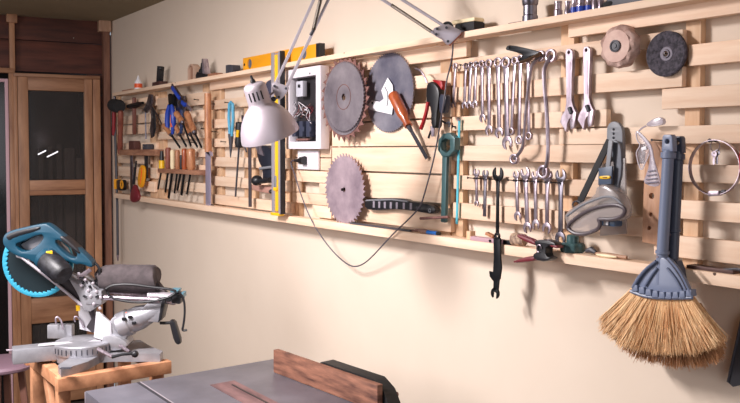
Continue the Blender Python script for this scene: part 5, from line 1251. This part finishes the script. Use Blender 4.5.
# saw head
mp('blade_guard', MB().plate([circ(P(38, 262, 0.02).x, P(38, 262, 0.02).z, 35.2 * k, 64)] + [[(P(38, 262, 0.02).x + x_, P(38, 262, 0.02).z + z_) for x_, z_ in blade_outline(31.5 * k, 44, 0.006)]], 0.015, 0.014, 0.003), teal)
bc = P(38, 262, 0.02)
mb = MB(); out_ = [(bc.x + x, bc.z + z) for x, z in blade_outline(32.5 * k, 44, 0.006)]
mp('blade', MB().plate([out_], 0.02, 0.003), mat('dark blade', (44, 58, 64), 0.35, 0.6))
C4 = 4.245
T4 = lambda L, y=0.0: [P(a / C4, 215 + b / C4, y) for a, b in L]
hand = T4([(18, 105), (28, 78), (60, 62), (120, 48), (190, 33), (215, 38), (262, 75), (345, 145), (392, 188), (404, 212), (390, 222), (355, 205), (325, 208), (290, 190), (240, 190), (215, 200), (170, 215), (140, 190), (90, 176), (50, 155), (26, 132)], -0.03)
h1 = T4([(72, 122), (100, 112), (180, 78), (196, 92), (168, 128), (130, 150), (95, 152)], -0.03)
h2 = T4([(240, 106), (262, 104), (336, 158), (328, 182), (302, 176), (258, 138)], -0.03)
hb = mp('handle_body', MB().plate([smooth(hand, 1), smooth(h1, 1), smooth(h2, 1)], -0.05, 0.05, 0.007), makblue)
part(hb, 'handle_pad', MB().plate([smooth(T4([(32, 88), (60, 70), (150, 50), (185, 44), (180, 62), (70, 92), (50, 108)], -0.03), 1)], -0.054, 0.058, 0.006), black)
part(hb, 'handle_pad', MB().plate([smooth(T4([(265, 84), (285, 92), (352, 152), (345, 165), (300, 130), (262, 100)], -0.03), 1)], -0.054, 0.058, 0.006), black)
# upper guard seen through the handle, in front of the blade
mp('upper_guard', MB().plate([smooth(T4([(60, 175), (80, 130), (150, 90), (205, 85), (280, 130), (300, 170), (240, 240), (160, 215), (100, 190)], 0.0), 1)], -0.004, 0.016, 0.003), alu_w)
mc = P(200 / C4, 215 + 190 / C4, -0.06)
axm = Vector((0.80, -0.48, -0.50)).normalized()
mp('motor_ring', MB().lathe([(0, 0), (0.034, 0), (0.040, 0.006), (0.041, 0.022), (0.036, 0.028), (0, 0.028)], mc - axm * 0.02, axm, 28), makblue)
mp('motor', MB().lathe([(0.039, 0), (0.041, 0.02), (0.039, 0.09), (0.032, 0.102), (0, 0.104)], mc, axm, 28), mat('charcoal ribbed plastic', (38, 38, 44), 0.45, col2=(22, 22, 26), scale=(60, 60, 60), contrast=(0.45, 0.55)))
mp('badge', MB().box(P(181 / C4, 215 + 180 / C4, -0.085), (0.016, 0.006, 0.018), Matrix.Rotation(R_(-45), 3, 'Y'), 0.002), yellow, 'yellow patch')
mp('badge', MB().box(P(210 / C4, 215 + 160 / C4, -0.085), (0.022, 0.006, 0.012), Matrix.Rotation(R_(-10), 3, 'Y'), 0.002), yellow, 'yellow patch')
mp('arm', MB().plate([T4([(120, 195), (200, 225), (260, 250), (390, 335), (400, 360), (350, 388), (280, 330), (150, 235)], -0.02)], -0.03, 0.035, 0.004), mat('dark casting', (58, 54, 58), 0.4, 0.4))
mp('arm_strut', MB().tube(T4([(80, 170), (230, 285), (350, 385)], -0.04), 0.0055, 10), silver)
lka = mp('link_arm', MB().plate([T4([(300, 245), (340, 265), (370, 250), (420, 300), (445, 330), (440, 375), (400, 400), (370, 390), (350, 330)], 0.0)], -0.045, 0.07, 0.004), alu)
m = MB()
random.seed(9)
for q in ((335, 250), (372, 238), (362, 275), (395, 290), (345, 300), (410, 325), (385, 345), (428, 350), (398, 378), (375, 320), (425, 395)):
    p = T4([q], -0.05)[0]; m.lathe([(0, 0), (0.006, 0), (0.005, 0.004), (0.002, 0.005), (0, 0.005)], p, (0, -1, 0), 10)
part(lka, 'link_bolts', m, silver)
m = MB()
for q in ((352, 285), (382, 305), (360, 345), (412, 345), (345, 265)):
    p = T4([q], -0.052)[0]; m.box(p, (0.012, 0.01, 0.006), Matrix.Rotation(random.uniform(0, 3), 3, 'Y'), 0.001)
part(lka, 'link_recesses', m, black)
mp('link_pin', MB().bar(T4([(330, 268)], -0.05)[0], T4([(385, 232)], -0.05)[0], 0.012, 0.014, 0.002), steel)
mp('head_cord', MB().tube(smooth(T4([(395, 200), (418, 215), (425, 245), (415, 270), (400, 285)], -0.02), 2, False), 0.005, 8), black)
mp('lower_post', MB().plate([[P(*q) for q in ((86, 300), (94, 300), (99, 324), (94, 332), (88, 326), (93, 318))]], -0.02, 0.03, 0.003), mat('dark steel', (70, 66, 70), 0.4, 0.5))
mp('warning_sticker', MB().box(P(78, 308, -0.0), (0.014, 0.002, 0.02), None, 0), yellow, 'yellow sticker')
mp('pivot_block', MB().box(P(98, 295, 0.0), (0.06, 0.1, 0.05), None, 0.008), alu)

# ================================================================== STOOL
sp = PZ(2, 365, 0.62)
sf = Fr((sp.x, sp.y, 0), 20)
thing(sf, 'stool', 'round plum coloured stool at the left edge beside the saw stand', 'stool')
part(sf, 'seat', MB().lathe([(0, 0.605), (0.13, 0.605), (0.145, 0.612), (0.15, 0.624), (0.145, 0.636), (0.13, 0.64), (0, 0.636)], (0, 0, 0), (0, 0, 1), 40), plumseat)
for i in range(4):
    a = PI / 4 + i * PI / 2
    part(sf, 'leg', MB().bar((0.08 * math.cos(a), 0.08 * math.sin(a), 0.606), (0.14 * math.cos(a), 0.14 * math.sin(a), 0.0), 0.028, 0.028, 0.004, up=(math.cos(a + .01), math.sin(a), 0)), mat('stool leg wood', (120, 80, 66), 0.6))
part(sf, 'ring', MB().lathe([(0.115, 0.24), (0.125, 0.24), (0.125, 0.26), (0.115, 0.26)], (0, 0, 0), (0, 0, 1), 32, close=True), mat('stool leg wood', (120, 80, 66)))

# ================================================================== TABLE SAW
ZTB = 0.85
A = PZ(85, 391, ZTB); B = PZ(275, 358.5, ZTB)
ex = (B - A); exl = ex.length; ex.normalize(); ang = math.degrees(math.atan2(ex.y, ex.x))
TF = Fr((A.x, A.y, 0), ang)       # x along the far edge, -y towards the camera
print('table', exl, ang)
thing(TF, 'table_saw', 'table saw with grey cast metal top and wooden faced fence, in the foreground', 'saw')
tz = lambda u, v, z=ZTB: TF.z(u, v, z)
fx0 = tz(277, 372); fx1 = tz(352, 403)
print('fence pts', fx0, fx1)
xw = fx0.x + 0.075
D = 0.95
fxm = tz(277, 372).x
part(TF, 'top', MB().box((xw / 2 - 0.0, -D / 2, ZTB - 0.02), (xw, D, 0.04), None, 0.003), tablegrey)
g0 = tz(150, 378); g1 = tz(205, 403)
def strip(nm, p, q, w, z, mm, h=0.002):
    p = Vector((p.x, p.y, z)); q = Vector((q.x, q.y, z)); q = p + (q - p) * 1.6
    return part(TF, nm, MB().bar(p, q, w, h, 0.0), mm)
gx = tz(139, 383).x
part(TF, 'mitre_groove', MB().box((gx, -D / 2, ZTB + 0.0004), (0.009, D - 0.01, 0.0012)), mat('groove dark', (52, 50, 56), 0.5))
part(TF, 'groove_edge', MB().box((gx + 0.007, -D / 2, ZTB + 0.0006), (0.004, D - 0.01, 0.0014)), silver)
tp = tz(222, 382)
gx2 = tz(228, 386).x
part(TF, 'throat_plate', MB().box((gx2, tp.y - 0.22, ZTB + 0.0006), (0.085, 0.42, 0.0016), None, 0.0), mat('throat plate', (150, 116, 116), 0.45, 0.3, col2=(110, 84, 86), scale=(20, 6, 20)))
part(TF, 'blade_slot', MB().box((gx2 + 0.015, tp.y - 0.23, ZTB + 0.0016), (0.006, 0.36, 0.0012)), black)
part(TF, 'top_rim', MB().box((xw / 2, 0.002, ZTB - 0.022), (xw, 0.006, 0.036), None, 0.001), silver)
part(TF, 'cabinet', MB().box((xw / 2, -D / 2, (ZTB - 0.04 + 0.12) / 2), (xw - 0.16, D - 0.2, ZTB - 0.16), None, 0.01), mat('cabinet grey', (92, 92, 98), 0.5))
for x in (0.12, xw - 0.12):
    for y in (-0.14, -D + 0.14):
        part(TF, 'foot', MB().box((x, y, 0.06), (0.06, 0.06, 0.12), None, 0.004), black)
# fence
h = 0.077
q0 = tz(276, 372); q1 = TF.z(380, 385, ZTB + h)
dq = (q1 - q0); dq.z = 0; LB = dq.length; dq.normalize()
print('fence', q0, q1, LB)
s0 = Vector((q0.x, q0.y, ZTB + h / 2 + 0.001))
part(TF, 'fence_board', MB().bar(s0, s0 + dq * LB, 0.02, h, 0.0015), fencewood)
nr_ = Vector((-dq.y, dq.x, 0))
if nr_.x < 0: nr_ = -nr_
zt1 = ZTB + 0.082
e0 = TF.z(320, 361, zt1); e1 = TF.z(378, 378, zt1)
a0 = (e0 - q0).dot(dq); a1 = (e1 - q0).dot(dq); off = 0.012
print('rail', a0, a1, (e0 - q0).dot(nr_), (e1 - q0).dot(nr_))
prf = [(a0, 0.001), (a0, 0.076), (a0 + 0.012, 0.082), (a1, 0.082), (a1 + 0.045, 0.058), (a1 + 0.07, 0.02), (a1 + 0.07, 0.001)]
ra = [Vector((q0.x, q0.y, ZTB)) + dq * a + nr_ * off + Vector((0, 0, z)) for a, z in prf]
rb_ = [p + nr_ * 0.045 for p in ra]
part(TF, 'fence_rail', MB().rings([ra, rb_]), mat('black painted rail', (20, 20, 22), 0.6))
part(TF, 'fence_bolt', MB().lathe([(0, 0), (0.007, 0), (0.007, 0.008), (0, 0.008)], ra[4] + nr_ * 0.046 + Vector((0, 0, -0.02)), nr_, 10), rust)
